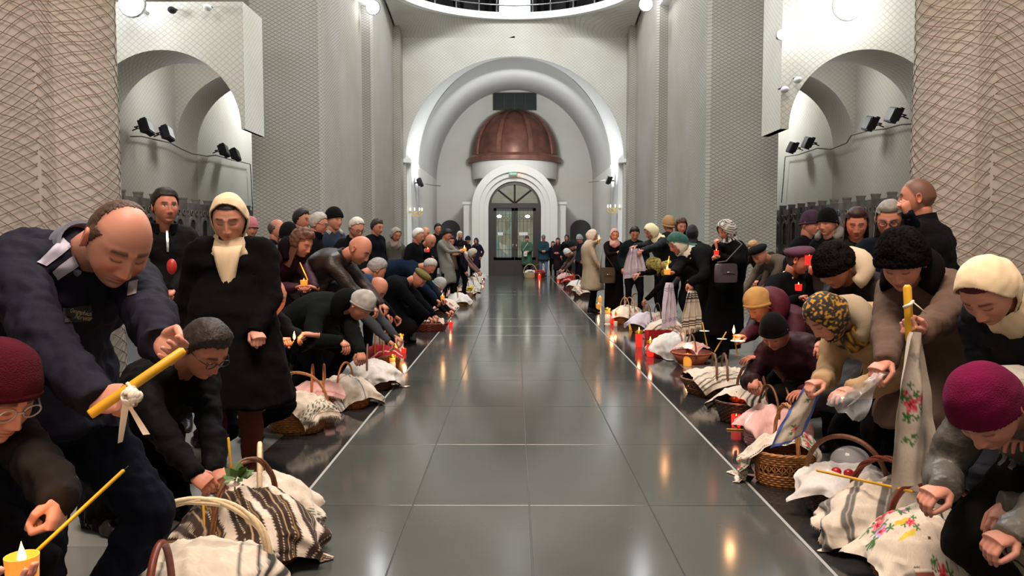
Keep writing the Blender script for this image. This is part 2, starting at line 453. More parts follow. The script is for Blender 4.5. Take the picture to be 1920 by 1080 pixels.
for j in range(10):
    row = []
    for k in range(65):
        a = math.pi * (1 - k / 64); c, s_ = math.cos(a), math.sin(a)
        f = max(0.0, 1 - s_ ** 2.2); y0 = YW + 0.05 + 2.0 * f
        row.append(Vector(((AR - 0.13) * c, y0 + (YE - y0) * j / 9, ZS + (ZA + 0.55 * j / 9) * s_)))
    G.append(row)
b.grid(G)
struct(b.build('ceiling_vault', plaster('vault_plaster', (0.47, 0.47, 0.465), stain=0.08)))  # darker grey than the walls, so the soffit band looks lit
for s, nm in ((-1, 'left'), (1, 'right')):
    w = MB(); w.box2((s * (AR - 0.13), 25.5, 0), (s * (AR + 0.2), YE, ZS)); struct(w.build('wall_vestibule_' + nm, M_GR, smooth=False))
w = MB(); w.box2((-3.6, YE, 0), (3.6, YE + 0.3, 8.0)); struct(w.build('wall_door', M_GR, smooth=False))

# dark upper window, side niches -----------------------------------------
M_DARK = mat('dark_frame', (0.035, 0.033, 0.03), 0.5); M_DKGL = mat('dark_glass', (0.03, 0.035, 0.035), 0.45, spec=.2)
wn = struct(empty('window_1', (0, YE, 6.6)))
for k in range(4):
    x = -0.86 + 0.43 * k; p = MB(); p.box2((x + .015, -0.05, 0.03), (x + .415, -0.03, 0.66)); p.build('pane', M_DKGL, wn, smooth=False)
p = MB()
for k in range(5): p.box2((-0.875 + 0.43 * k, -0.08, 0), (-0.845 + 0.43 * k, 0, 0.69))
p.box2((-0.875, -0.08, 0), (0.875, 0, 0.03)); p.box2((-0.875, -0.08, 0.66), (0.875, 0, 0.69)); p.build('window_frame', M_DARK, wn, smooth=False)
for i, (xa, xb) in enumerate(((-3.03, -2.22), (2.26, 3.10))):
    c = (xa + xb) / 2; r = (xb - xa) / 2; A = arch_pts(c, 1.80, r, r * .95, 16)
    P = [(xa, 0)] + A + [(xb, 0)]
    b = MB(); n = len(P)
    b.add([(x, YE - 0.10, z) for x, z in P] + [(x, YE + 0.02, z) for x, z in P], [tuple(range(n))] + [(k + 1, k, n + k, n + k + 1) for k in range(n - 1)])
    d = struct(b.build('door_%d' % (i + 2), mat('dark_door', (0.03, 0.03, 0.035), 0.5), smooth=False))
    h = MB(); h.tube([(c + r * .6, YE - .12, 1.0), (c + r * .6, YE - .16, 1.0), (c + r * .6, YE - .16, 1.12)], 0.012, 6); h.build('door_handle', mat('brass', (0.5, 0.36, 0.12), 0.35, 1.0), d)

# entrance porch: portal mouldings, door, drum and copper dome ---------------
YP = 29.72
M_PORT = plaster('portal_plaster', (0.74, 0.74, 0.72), stain=0.05)
prt = tag(empty('portal', (0, YP, 0)), 'white round-arched portal with stepped mouldings around the glazed doors', 'portal')
steps = [(1.64, 1.36, 0.00), (1.36, 1.18, 0.16), (1.18, 1.02, 0.32)]
for (ro, ri, dy) in steps:
    b = MB(); n = 40; zs = 2.62
    O = [(-ro, 0)] + arch_pts(0, zs, ro, ro, n) + [(ro, 0)]; I = [(-ri, 0)] + arch_pts(0, zs, ri, ri, n) + [(ri, 0)]
    R = [[(o[0], dy, o[1]), (o[0], 1.6, o[1]), (i[0], 1.6, i[1]), (i[0], dy, i[1])] for o, i in zip(O, I)]
    b.rings(R); b.build('moulding', M_PORT, prt, smooth=True, sharp=30)
for s in (-1, 1):
    b = MB(); b.box2((s * 1.64, 0.35, 0), (s * 1.98, 1.6, 2.75)); b.box2((s * 1.62, 0.30, 2.75), (s * 2.02, 1.6, 2.85)); b.build('side_pier', M_PORT, prt, smooth=False)
drum = tag(empty('copper_dome', (0, YE, 0)), 'half dome of brown copper sheets on a white drum above the door', 'dome')
b = MB(); b.lathe([(1.66, 3.80), (1.70, 3.95), (1.72, 4.45), (1.0, 4.45)], 40, a0=math.pi, a1=2 * math.pi); b.build('drum', M_PORT, drum, sharp=35)
M_COP = mat('copper', hexc('6c463c'), 0.42, 0.35, noise=0.35, nscale=2.5, bump=0.15, bscale=6)
M_COP2 = mat('copper_rib', hexc('7e5448'), 0.36, 0.4, noise=0.25, nscale=3.5)
b = MB(); b.lathe([(1.60, 4.45), (1.88, 4.47), (1.90, 4.62), (1.80, 4.74), (1.5, 4.74)], 48, a0=math.pi, a1=2 * math.pi); b.build('cornice', M_COP2, drum, sharp=40)
def domept(t, a, off=0.0):
    r = (1.76 + off) * math.cos(t) ** 0.9 if t < math.pi / 2 else 0; z = 4.74 + (1.80 + off) * math.sin(t)
    return (r * math.cos(a), r * math.sin(a), z)
EDG = [180, 212, 250, 290, 328, 360]
for a0, a1 in zip(EDG, EDG[1:]):
    b = MB(); b.grid([[domept(rad(90 * i / 16), rad(a0 + (a1 - a0) * k / 10), -0.02 + 0.035 * math.sin(math.pi * k / 10)) for k in range(11)] for i in range(17)]); b.build('copper_panel', M_COP, drum)
for a in EDG[1:-1]:
    b = MB(); b.rings([[domept(rad(89 * i / 16), rad(a - 3.4), -.02), domept(rad(89 * i / 16), rad(a - 3.0), .06), domept(rad(89 * i / 16), rad(a + 3.0), .06), domept(rad(89 * i / 16), rad(a + 3.4), -.02)] for i in range(17)])
    b.build('copper_rib', M_COP2, drum, sharp=35)
# door
dr = struct(empty('door_1', (0, YP + 0.42, 0)))
M_DOOR = mat('door_bronze', (0.035, 0.030, 0.027), 0.4)
def rect_frame(b, x0, x1, z0, z1, w, y0, y1):
    b.box2((x0, y0, z0), (x0 + w, y1, z1)); b.box2((x1 - w, y0, z0), (x1, y1, z1)); b.box2((x0, y0, z0), (x1, y1, z0 + w)); b.box2((x0, y0, z1 - w), (x1, y1, z1))
b = MB(); b.box2((-1.06, 0, 2.62), (1.06, .14, 2.80)); b.box2((-1.06, 0, 0), (-0.82, .14, 2.62)); b.box2((0.82, 0, 0), (1.06, .14, 2.62)); b.build('door_frame', M_DOOR, dr, smooth=False)
def door_glass():
    m, nt, bs = newmat('lit_door_glass')
    g = N(nt, 'ShaderNodeNewGeometry'); v = N(nt, 'ShaderNodeTexVoronoi'); v.inputs['Scale'].default_value = 3.4
    nt.links.new(g.outputs['Position'], v.inputs['Vector'])
    r = N(nt, 'ShaderNodeValToRGB'); nt.links.new(v.outputs['Color'], r.inputs[0])
    cr = r.color_ramp; cr.elements[0].color = (*hexc('4a5038'), 1); cr.elements[1].color = (*hexc('a8a585'), 1)
    e = cr.elements.new(.45); e.color = (*hexc('7a7a62'), 1); e = cr.elements.new(.7); e.color = (*hexc('56706a'), 1)
    bs.inputs['Base Color'].default_value = (0.05, 0.05, 0.05, 1); bs.inputs['Roughness'].default_value = 0.08
    nt.links.new(r.outputs[0], bs.inputs['Emission Color']); bs.inputs['Emission Strength'].default_value = 0.75
    return m
M_DG = door_glass(); M_ORN = mat('door_ornament', (0.10, 0.09, 0.06), 0.45, 0.6); M_STEEL = mat('steel', (0.55, 0.56, 0.57), 0.25, 1.0)
M_PAPER = mat('paper', (0.75, 0.75, 0.73), 0.8)
M_BULB = mat('lit_bulb', (1, 1, 1), 0.5, emit=9, ecol=(1, .96, .85))
for s in (-1, 1):
    lf = empty('door_leaf'); lf.parent = dr; lf.location = (0, 0, 0)
    xa, xb = sorted((s * 0.01, s * 0.82)); 
    b = MB(); b.box2((xa, .03, 0), (xb, .11, 0.68)); rect_frame(b, xa, xb, 0.6, 2.62, 0.11, .03, .11)
    body = b.build('leaf_frame', M_DOOR, lf, smooth=False)
    p = MB(); p.box2((xa + .11, .06, 0.70), (xb - .11, .08, 2.52)); p.build('glass_pane', M_DG, lf, smooth=False)
    g = MB()
    for k in range(4):
        x = xa + .11 + (xb - xa - .22) * (k + .5) / 4; g.box2((x - .008, .045, .70), (x + .008, .06, 2.52))
    for z in (1.0, 1.6, 2.1, 2.35):
        g.box2((xa + .11, .045, z - .008), (xb - .11, .06, z + .008))
    for k in range(4):
        x = xa + .11 + (xb - xa - .22) * (k + .5) / 4; g.tube([(x + .06 * math.cos(t), .05, 2.22 + .06 * math.sin(t)) for t in [2 * math.pi * q / 12 for q in range(12)]], .007, 4, closed=True)
    g.build('grille', M_ORN, lf, smooth=False)
    h = MB(); h.tube([(s * .07, .03, 1.0), (s * .07, -.03, 1.0), (s * .07, -.03, 1.25), (s * .07, .03, 1.25)], .014, 6); h.build('door_handle', M_STEEL, lf)
    n = MB(); n.box2((xa + .16, .03, 1.56), (xa + .16 + (.2 if s < 0 else .34), .04, 1.68)); n.build('paper_notice', M_PAPER, lf, smooth=False)
    bl = MB(); bl.ellipsoid((s * .45 + (.05 if s > 0 else -.15), .05, 2.30), (.09, .01, .06)); bl.build('lamp_seen_through_glass', M_BULB, lf)
fan = empty('fanlight'); fan.parent = dr
b = MB(); I = arch_pts(0, 2.80, 0.90, 0.72, 24); O = arch_pts(0, 2.80, 1.0, 0.82, 24)
b.rings([[(o[0], 0, o[1]), (o[0], .1, o[1]), (i[0], .1, i[1]), (i[0], 0, i[1])] for o, i in zip(O, I)])
for a in (45, 90, 135):
    c, s_ = math.cos(rad(a)), math.sin(rad(a)); b.tube([(0, .05, 2.80), (.92 * c, .05, 2.80 + .74 * s_)], .035, 4)
b.build('fan_frame', M_DOOR, fan, smooth=False)
def fan_glass():
    m, nt, bs = newmat('fanlight_glass'); g = N(nt, 'ShaderNodeNewGeometry'); v = N(nt, 'ShaderNodeTexVoronoi'); v.inputs['Scale'].default_value = 6
    nt.links.new(g.outputs['Position'], v.inputs['Vector']); bs.inputs['Base Color'].default_value = (.1, .1, .08, 1); bs.inputs['Roughness'].default_value = .2
    nt.links.new(mixc(nt, v.outputs['Distance'], hexc('6f7450'), hexc('8a8f88')), bs.inputs['Emission Color']); bs.inputs['Emission Strength'].default_value = .45
    return m
M_FAN = fan_glass()
for k in range(4):
    b = MB(); b.add([(0, .07, 2.81)] + [(.9 * math.cos(rad(45 * k + 4.5 * j)), .07, 2.81 + .72 * math.sin(rad(45 * k + 4.5 * j))) for j in range(11)], [(0, j, j + 1) for j in range(1, 11)]); b.build('fan_pane', M_FAN, fan, smooth=False)
ex = tag(empty('exit_sign', (-0.06, YP - 0.04, 3.90)), 'small green exit sign with a red light at the top of the portal', 'sign')
b = MB(); b.box((0, 0, 0), (.16, .02, .06)); b.build('sign_box', mat('exit_green', hexc('5f8f78'), .5, emit=.25, ecol=hexc('5f8f78')), ex, smooth=False)
b = MB(); b.box((.0, -.022, 0), (.12, .002, .012)); b.box((-.06, -.022, 0), (.012, .002, .04)); b.build('sign_mark', M_PAPER, ex, smooth=False)
b = MB(); b.ellipsoid((.22, 0, -.02), (.03, .03, .03)); b.build('red_light', mat('red_led', (1, .05, .03), .4, emit=12, ecol=(1, .08, .04)), ex)

# gallery railing ---------------------------------------------------------
rl = tag(empty('gallery_railing', (0, 20, 8.11)), 'curved chrome railing of the round gallery above the arch', 'railing')
for h in (0.22, 0.42, 0.62, .95):
    b = MB(); b.tube([(3.40 * math.cos(rad(a)), 3.40 * math.sin(rad(a)), h) for a in range(20, 161, 4)], 0.018 if h < .9 else .028, 6); b.build('rail', M_STEEL, rl)
for a in (24, 36, 48, 60, 72, 81, 99, 108, 120, 132, 144, 156):
    b = MB(); b.tube([(3.40 * math.cos(rad(a)), 3.40 * math.sin(rad(a)), 0), (3.40 * math.cos(rad(a)), 3.40 * math.sin(rad(a)), .95)], 0.022, 6); b.build('post', M_STEEL, rl)
b = MB(); b.add([(3.42 * math.cos(rad(a)), 3.42 * math.sin(rad(a)), z) for a in (82.2, 90, 97.8) for z in (.02, .92)] + [(3.44 * math.cos(rad(a)), 3.44 * math.sin(rad(a)), z) for a in (82.2, 90, 97.8) for z in (.02, .92)], [(0, 2, 3, 1), (2, 4, 5, 3), (7, 9, 8, 6), (9, 11, 10, 8)]); b.build('panel', mat('frosted_panel', (.62, .70, .70), .4), rl, smooth=False)

# stall backs along the outer walls ----------------------------------------
M_WOOD = mat('grey_carved_wood', hexc('6a6460'), 0.55, noise=.25, nscale=6, bump=.3, bscale=30)
M_WOODD = mat('dark_carved_wood', hexc('2a2725'), 0.6)
def make_stall():
    r = empty('choir_stall')
    b = MB(); b.box2((-.0, -.25, 0), (.05, .25, 1.98)); b.box2((.0, -.25, 1.98), (.09, .25, 2.06)); b.build('back_panel', M_WOOD, r, smooth=False)
    b = MB(); b.box2((-.04, -.29, 0), (.10, -.255, 2.12)); b.box2((-.05, -.295, 2.12), (.11, -.25, 2.15)); b.build('post', M_WOOD, r, smooth=False)
    # facing the nave is -x after rotation: recess outlines on the front
    for zc, hh in ((1.45, .32), (0.8, .4)):
        b = MB(); A = [(y, z) for y, z in arch_pts(0, zc + hh * .5, .13, .15, 10)]; P = [(-.13, zc - hh * .5)] + A + [(.13, zc - hh * .5)]
        rc = MB(); rc.add([(-.006, y, z) for y, z in P], [tuple(range(len(P)))])
        O = [(-.17, zc - hh * .5)] + arch_pts(0, zc + hh * .5, .17, .21, 10) + [(.17, zc - hh * .5)]
        b = MB(); b.rings([[(-.03, o[0], o[1]), (-.001, o[0], o[1]), (-.001, i[0], i[1]), (-.03, i[0], i[1])] for o, i in zip(O, P)]); af = b.build('arch_frame', M_WOOD, r, smooth=True, sharp=30); rc.build('arched_recess', M_WOODD, af, smooth=False)
    for q in range(3):
        b = MB(); b.tube([(-.012, -.2 + .2 * q + .045 * math.cos(t), 1.88 + .05 * math.sin(t)) for t in [2 * math.pi * j / 10 for j in range(10)]], .012, 4, closed=True); b.build('carved_ring', M_WOOD, r)
    return r
def copy_tree(o, parent=None):
    c = o.copy(); COL.objects.link(c); c.parent = parent
    for ch in o.children: copy_tree(ch, c)
    return c
st0 = make_stall(); first = True
for s, w in ((1, 'right'), (-1, 'left')):
    for i in range(12):
        o = st0 if first else copy_tree(st0); first = False
        o.location = (s * 6.0, 11.6 + .56 * i, 0); o.rotation_euler = (0, 0, 0 if s > 0 else math.pi)
        tag(o, '%s carved grey wooden stall back from the near pillar along the %s aisle wall' % (('first', 'second', 'third', 'fourth', 'fifth', 'sixth', 'seventh', 'eighth', 'ninth', 'tenth', 'eleventh', 'twelfth')[i], w), 'stall', 'stall backs along the %s aisle' % w)

# floodlights, cables, sconces, lamps ----------------------------------------
M_BLK = mat('black_plastic', (0.012, 0.012, 0.014), 0.6, spec=.2); M_CABLE = mat('cable_grey', (0.09, 0.085, 0.08), 0.7)
def flood(p, yaw, label, size=.11):
    r = empty('floodlight', p, yaw)
    b = MB(); b.box((0, -.06, 0), (size, .05, size), Matrix.Rotation(rad(12), 3, 'Y') @ Matrix.Rotation(rad(-20), 3, 'X')); 
    for k in range(5): b.box((-size * .8 + k * size * .4, .01, 0), (.008, .03, size * .9), Matrix.Rotation(rad(12), 3, 'Y') @ Matrix.Rotation(rad(-20), 3, 'X'))
    b.build('lamp_housing', M_BLK, r, smooth=False)
    b = MB(); b.box((0, -.115, 0.02), (size * .85, .004, size * .82), Matrix.Rotation(rad(12), 3, 'Y') @ Matrix.Rotation(rad(-20), 3, 'X')); b.build('front_glass', M_DKGL, r, smooth=False)
    b = MB(); b.tube([(-size, 0, 0), (-size, .1, -.02), (size, .1, -.02), (size, 0, 0)], .012, 5); b.tube([(0, .1, -.02), (0, .2, -.06)], .012, 5); b.build('bracket', M_BLK, r)
    return tag(r, label, 'floodlight', 'black floodlights on the walls')
def wx(u, v, s):   # point on the outer wall under photo pixel
    d = XW / abs((u - VPX) / F_PX); p = at(u, v, d); return Vector((s * (XW - .1), p.y, p.z))
for (u, v, s, lab) in ((248, 238, -1, 'black floodlight on the left aisle wall partly hidden by the near pillar'), (288, 250, -1, 'black floodlight on the dim left aisle wall, second from the near pillar'),
                       (398, 282, -1, 'black floodlight on the bright left aisle wall, left of its pair'), (420, 290, -1, 'black floodlight on the bright left aisle wall, right of its pair'),
                       (1505, 277, 1, 'black floodlight on the bright right aisle wall, left of its pair'), (1535, 268, 1, 'black floodlight on the bright right aisle wall, right of its pair'),
                       (1655, 232, 1, 'black floodlight on the dim right aisle wall, left of its pair'), (1700, 216, 1, 'black floodlight on the dim right aisle wall beside the near pillar')):
    flood(wx(u, v, s) - Vector((s * .16, 0, 0)), s * -math.pi / 2, lab, .125)
for (u, v, lab) in ((785, 342, 'black floodlight on the white left jamb of the entrance arch'), (1144, 338, 'black floodlight on the white right jamb of the entrance arch')):
    flood(at(u, v, 24.6), math.pi / 2 if u < 965 else -math.pi / 2, lab, .12)
def cable(pts, label, r=.012):
    b = MB(); b.tube(pts, r, 5); tag(b.build('wall_cable', M_CABLE), label, 'cable')
cable([wx(u, v, -1) for u, v in ((240, 256), (262, 256), (288, 262), (315, 268), (335, 279), (355, 288), (384, 293), (400, 291), (430, 300), (450, 304), (465, 308), (466, 330), (467, 370), (468, 400))], 'grey cable running between the floodlights on the left aisle wall')
cable([wx(u, v, 1) for u, v in ((1720, 232), (1690, 234), (1660, 242), (1630, 245), (1598, 254), (1590, 268), (1560, 280), (1535, 278), (1500, 290), (1475, 294), (1473, 330), (1470, 380))], 'grey cable running between the floodlights on the right aisle wall')
cable([at(792, 343, 24.7), at(808, 347, 25.3), at(826, 349, 27)], 'thin cable beside the left jamb of the entrance arch')
cable([at(1137, 337, 24.7), at(1120, 340, 25.3), at(1104, 342, 27)], 'thin cable beside the right jamb of the entrance arch')
M_GOLD = mat('gold_sconce', (0.75, 0.52, 0.16), 0.3, 0.9, emit=.25, ecol=(1, .75, .3))
def sconce(p, label):
    r = empty('wall_sconce', p); b = MB(); b.lathe([(0, -.12), (.03, -.1), (.02, .0), (.05, .05), (0, .08)], 8); b.build('stem', M_GOLD, r)
    for k in range(5):
        a = math.pi + math.pi * k / 4; x, y = math.cos(a), math.sin(a)
        b = MB(); b.tube([(0, 0, -.05), (.10 * x, .10 * y, -.10), (.20 * x, .2 * y, -.04), (.2 * x, .2 * y, .03)], .013, 5); b.lathe([(.0, .03), (.045, .04), (.05, .06)], 8, (.2 * x, .2 * y, 0)); b.build('arm', M_GOLD, r)
        b = MB(); b.ellipsoid((.2 * x, .2 * y, .12), (.018, .018, .05), n=6, m=6); b.build('bulb', mat('warm_bulb', (1, .9, .6), .5, emit=5, ecol=(1, .85, .5)), r)
    tag(r, label, 'sconce')
sconce(at(779, 400, 23.9) , 'gilded candelabra sconce on the left jamb of the entrance arch')
sconce(at(1152, 394, 23.9), 'gilded candelabra sconce on the right jamb of the entrance arch')
M_LAMP = mat('lamp_glow', (1, 1, 1), .5, emit=14, ecol=(.95, .98, 1))
def glow_lamp(p, r, label, power=0, kind='round_lamp', back=.12):
    e = empty(kind, p)
    b = MB(); b.ellipsoid((0, 0, 0), (r, r * .55, r), n=16, m=10); b.build('globe', M_LAMP, e)
    b = MB(); b.lathe([(r * 1.08, -.02), (r * 1.15, .0), (r * 1.08, .03)], 16); o = b.build('rim', M_STEEL, e); o.rotation_euler = (math.pi / 2, 0, 0); o.location = (0, r * .2, 0)
    b = MB(); b.tube([(0, r * .3, 0), (0, r * .5 + back, 0)], .03, 6); b.build('mount', M_STEEL, e)
    if power:
        l = point_light('lamp_light', Vector(p) + Vector((0, -.28, 0)), power, COOL, .12)
    tag(e, label, 'lamp')
glow_lamp(at(1590, 10, 11.75), .20, 'glaring white lamp over the right aisle arch', 35, back=.2)
glow_lamp(at(1466, 65, 11.85), .075, 'small glaring lamp on the left edge of the right aisle arch', 8, back=.15)
glow_lamp(at(246, 6, 11.5), .18, 'glaring white lamp over the left aisle arch beside the near pillar', 30, back=.5)
glow_lamp(at(699, 14, 19.3), .16, 'round white lamp between the left pillars at the top edge', 8)
glow_lamp(at(1211, 8, 19.3), .16, 'round white lamp between the right pillars at the top edge', 8)
for (u, v, d, lab) in ((1492, 152, 11.9, 'small white security camera on the right aisle arch'), (1468, 170, 11.92, 'small white dome sensor on the edge of the right aisle arch'), (327, 22, 11.9, 'small dark security camera on top of the left aisle arch'), (393, 17, 11.9, 'small white spotlight on top of the left aisle arch')):
    e = empty('security_camera', at(u, v, d)); b = MB(); b.tube([(0, .2, .06), (0, 0, .05), (-.02, -.08, -.01)], .012, 5); b.build('arm', M_BLK, e)
    b = MB(); b.ellipsoid((-.0, -.08, 0), (.06, .09, .05), n=10, m=6); b.build('housing', mat('white_plastic', (.7, .72, .73), .4) if 'white' in lab else M_BLK, e); tag(e, lab, 'camera' if 'camera' in lab else 'fixture')
# ================================================================== people
def _unit(v): return v / np.maximum(np.linalg.norm(v, axis=-1, keepdims=True), 1e-9)
def head_grid(nlon, nlat):
    th = np.linspace(-math.pi, math.pi, nlon, endpoint=False); ph = th - 0.42 * np.sin(th)
    la = np.linspace(0, math.pi, nlat + 1)
    P = np.zeros((nlat + 1, nlon, 3))
    P[..., 0] = np.sin(la)[:, None] * np.cos(ph)[None]; P[..., 1] = np.sin(la)[:, None] * np.sin(ph)[None]; P[..., 2] = np.cos(la)[:, None]
    F = []
    for i in range(nlat):
        for k in range(nlon):
            l = (k + 1) % nlon
            F.append((i * nlon + k, (i + 1) * nlon + k, (i + 1) * nlon + l, i * nlon + l))
    return P.reshape(-1, 3), F
def head_base(p):
    px, py, pz = p[:, 0], p[:, 1], p[:, 2]
    tz = np.clip(-pz, 0, 1)
    x = np.where(px > 0, 0.094 * np.abs(px) ** 0.85, -0.104 * np.abs(px))
    x = np.where(px > 0, x * (1 - .04 * tz), x * (1 - .40 * tz)) + 0.020 * tz ** 2
    y = 0.0775 * np.sign(py) * np.abs(py) ** 0.93 * (1 - .27 * tz ** 1.6)
    z = 0.120 * pz
    x = x - np.where(px > 0, .012 * np.clip(pz - .5, 0, 1) * px, 0)
    return np.stack([x, y, z], 1)
def gs(v, c, s): return np.exp(-((v - c) / s) ** 2)
def head_face(p, b, nose=1.0, chin=1.0, brow=1.0, fat=0.0):
    x, y, z = b[:, 0].copy(), b[:, 1].copy(), b[:, 2].copy()
    w = np.clip(p[:, 0] * 2.2, 0, 1)
    ay = np.abs(y)
    nh = np.interp(z, [-.052, -.046, -.036, -.024, .004, .022, .034], [0, .010, .0255, .021, .010, .004, 0]) * nose
    nw = np.interp(z, [-.05, -.036, -.02, .01, .03], [.017, .0145, .010, .009, .012])
    dx = nh * gs(y, 0, nw) + .007 * nose * gs(ay, .014, .007) * gs(z, -.040, .008)
    dx += -.011 * gs(ay, .033, .017) * gs(z, .010, .012)
    dx += .0065 * gs(ay, .032, .013) * gs(z, .009, .0075)
    dx += .006 * brow * gs(z, .030, .009) * gs(ay, .028, .028)
    dx += (.005 + fat) * gs(ay, .046, .02) * gs(z, -.022, .022)
    dx += .0075 * gs(y, 0, .022) * gs(z, -.062, .013)
    dx += .0035 * gs(y, 0, .020) * gs(z, -.0565, .0042) + .0045 * gs(y, 0, .018) * gs(z, -.0685, .005)
    dx += -.0045 * gs(y, 0, .024) * gs(z, -.0625, .0026)
    dx += -.003 * gs(y, 0, .004) * gs(z, -.051, .006)
    dx += -.005 * gs(y, 0, .02) * gs(z, -.081, .006)
    dx += .011 * chin * gs(y, 0, .024) * gs(z, -.100, .016)
    x = x + dx * w
    y = y + np.sign(y) * (.004 + fat) * gs(ay, .055, .02) * gs(z, -.05, .03) * w
    return np.stack([x, y, z], 1)
def lerpc(c, k, m): return c * (1 - m[:, None]) + np.array(k)[None] * m[:, None]
def face_colour(b, fc, skin, hair, eyes, stubble, female, buzz, flush, recede=False):
    c = np.tile(np.array(skin)[None], (len(b), 1)); y, z = b[:, 1], b[:, 2]; ay = np.abs(y); fr = np.clip((b[:, 0] - .02) * 30, 0, 1)
    c = lerpc(c, np.array(skin) * [1.02, .72, .68], flush * fr * np.clip(gs(ay, .045, .022) * gs(z, -.025, .022) + gs(y, 0, .014) * gs(z, -.034, .016), 0, 1))
    if stubble: c = lerpc(c, np.array(skin) * .45, stubble * fr * np.clip((-.04 - z) * 40, 0, 1) * np.clip(1.2 - 1.2 * gs(y, 0, .018) * gs(z, -.062, .008), 0, 1))
    lip = np.clip(gs(y, 0, .021) * gs(z, -.0625, .0095) * 1.6 - .35, 0, 1) * fr
    c = lerpc(c, np.array(skin) * ([.80, .42, .42] if female else [.82, .58, .55]), lip * .85)
    c = lerpc(c, np.array(skin) * [.35, .2, .2], gs(y, 0, .022) * gs(z, -.0625, .0022) * fr * .8)
    br = np.clip(1.4 * gs(z, .033 - .012 * ((ay - .03) / .03) ** 2 * (ay > .03), .0042 if female else .0062) * np.clip((ay - .010) * 200, 0, 1) * np.clip((.054 - ay) * 150, 0, 1), 0, 1)
    c = lerpc(c, np.array(hair) * .8, br * fr * .85)
    c = lerpc(c, np.array(skin) * [.72, .6, .58], gs(ay, .033, .018) * gs(z, .012, .010) * fr * .45)
    if eyes == 'open':
        e = np.clip(2.2 * gs(ay, .032, .0135) * gs(z, .0085, .0055) - .7, 0, 1); c = lerpc(c, (.62, .58, .55), np.clip(e * 2, 0, 1) * fr)
        c = lerpc(c, (.03, .025, .02), np.clip(2.5 * gs(ay, .031, .0055) * gs(z, .0088, .0055) - .6, 0, 1) * fr)
        c = lerpc(c, (.05, .03, .025), np.clip(1.5 * gs(ay, .032, .0145) * gs(z, .0145, .0022), 0, 1) * fr)
    else:
        lid = .004 - .004 * (1 - ((ay - .032) / .015) ** 2)
        c = lerpc(c, np.array(skin) * [.22, .14, .12], np.clip(1.4 * gs(z, lid, .0026) * np.clip((.017 - np.abs(ay - .032)) * 200, 0, 1), 0, 1) * fr * .9)
    c = lerpc(c, np.array(skin) * [.3, .18, .16], np.clip(gs(ay, .0085, .004) * gs(z, -.0455, .003), 0, 1) * fr)
    if buzz:
        m = np.clip((z - hairline(b)) / .02, 0, 1)
        if recede: m = m * np.clip(.5 + bald_edge(b) * 1.2, 0, 1)
        c = lerpc(c, np.array(hair), m * buzz)
    return c
def bald_edge(b):
    s, z = b[:, 0] / .1, b[:, 2]
    return -np.minimum((z - .050) / .035, (s + .12) / .25)
def hairline(b):
    s = b[:, 0] / .1
    return np.interp(s, [-1, -.5, -.1, .1, .35, .6, 1], [-.085, -.07, -.035, .0, .045, .072, .080])
_hg = {}
def hgrid(res):
    if res not in _hg:
        n = {0: (132, 100), 1: (72, 54), 2: (36, 28)}[res]; p, F = head_grid(*n); _hg[res] = (p, F, head_base(p))
    return _hg[res]
def vnorm(b):
    n = b / np.array([[.094 ** 2, .0775 ** 2, .12 ** 2]]); return _unit(n)
def fbm(P, f, seed=0):
    return np.array([mnoise.noise(Vector((x * f + seed, y * f - seed, z * f + 2 * seed))) for x, y, z in P])
def shell(mb, res, weight, thick, M, col=None, rim=0.008, mi=0, base=None, post=None):
    """a cap of cloth or hair lying over the skull where weight > 0"""
    p, F, b0 = hgrid(res); b = b0 if base is None else base
    nrm = vnorm(b); T = thick if isinstance(thick, np.ndarray) else np.full(len(b), thick)
    out = b + nrm * T[:, None]; inn = b + nrm * (T - rim)[:, None]
    if post is not None: out = post(out); inn = post(inn)
    ok = weight > 0; Fk = [f for f in F if all(ok[i] for i in f)]
    used = sorted({i for f in Fk for i in f}); ix = {v: k for k, v in enumerate(used)}; n = len(used)
    ec = {}
    for f in Fk:
        for a, c in zip(f, f[1:] + f[:1]):
            e = (min(a, c), max(a, c)); ec[e] = None if e in ec else (a, c)
    V = [M @ Vector(out[i]) for i in used] + [M @ Vector(inn[i]) for i in used]
    Q = [tuple(ix[i] for i in f) for f in Fk] + [(ix[a[1]], ix[a[0]], ix[a[0]] + n, ix[a[1]] + n) for a in ec.values() if a]
    cc = None
    if col is not None:
        cc = [tuple(col[i]) for i in used] * 2 if isinstance(col, np.ndarray) else col
    mb.add(V, Q, mi, cc)
def hm(o, f, p, r):
    """head matrix: origin, heading f (unit horizontal), pitch down, roll"""
    z = Vector((0, 0, 1)); fw = f * math.cos(p) - z * math.sin(p); up = z * math.cos(p) + f * math.sin(p); lf = up.cross(fw)
    if r: q = Matrix.Rotation(r, 3, fw); up = q @ up; lf = q @ lf
    return Matrix(((fw.x, lf.x, up.x, o.x), (fw.y, lf.y, up.y, o.y), (fw.z, lf.z, up.z, o.z), (0, 0, 0, 1)))
def heading(a): a = rad(a); return Vector((math.sin(a), -math.cos(a), 0))

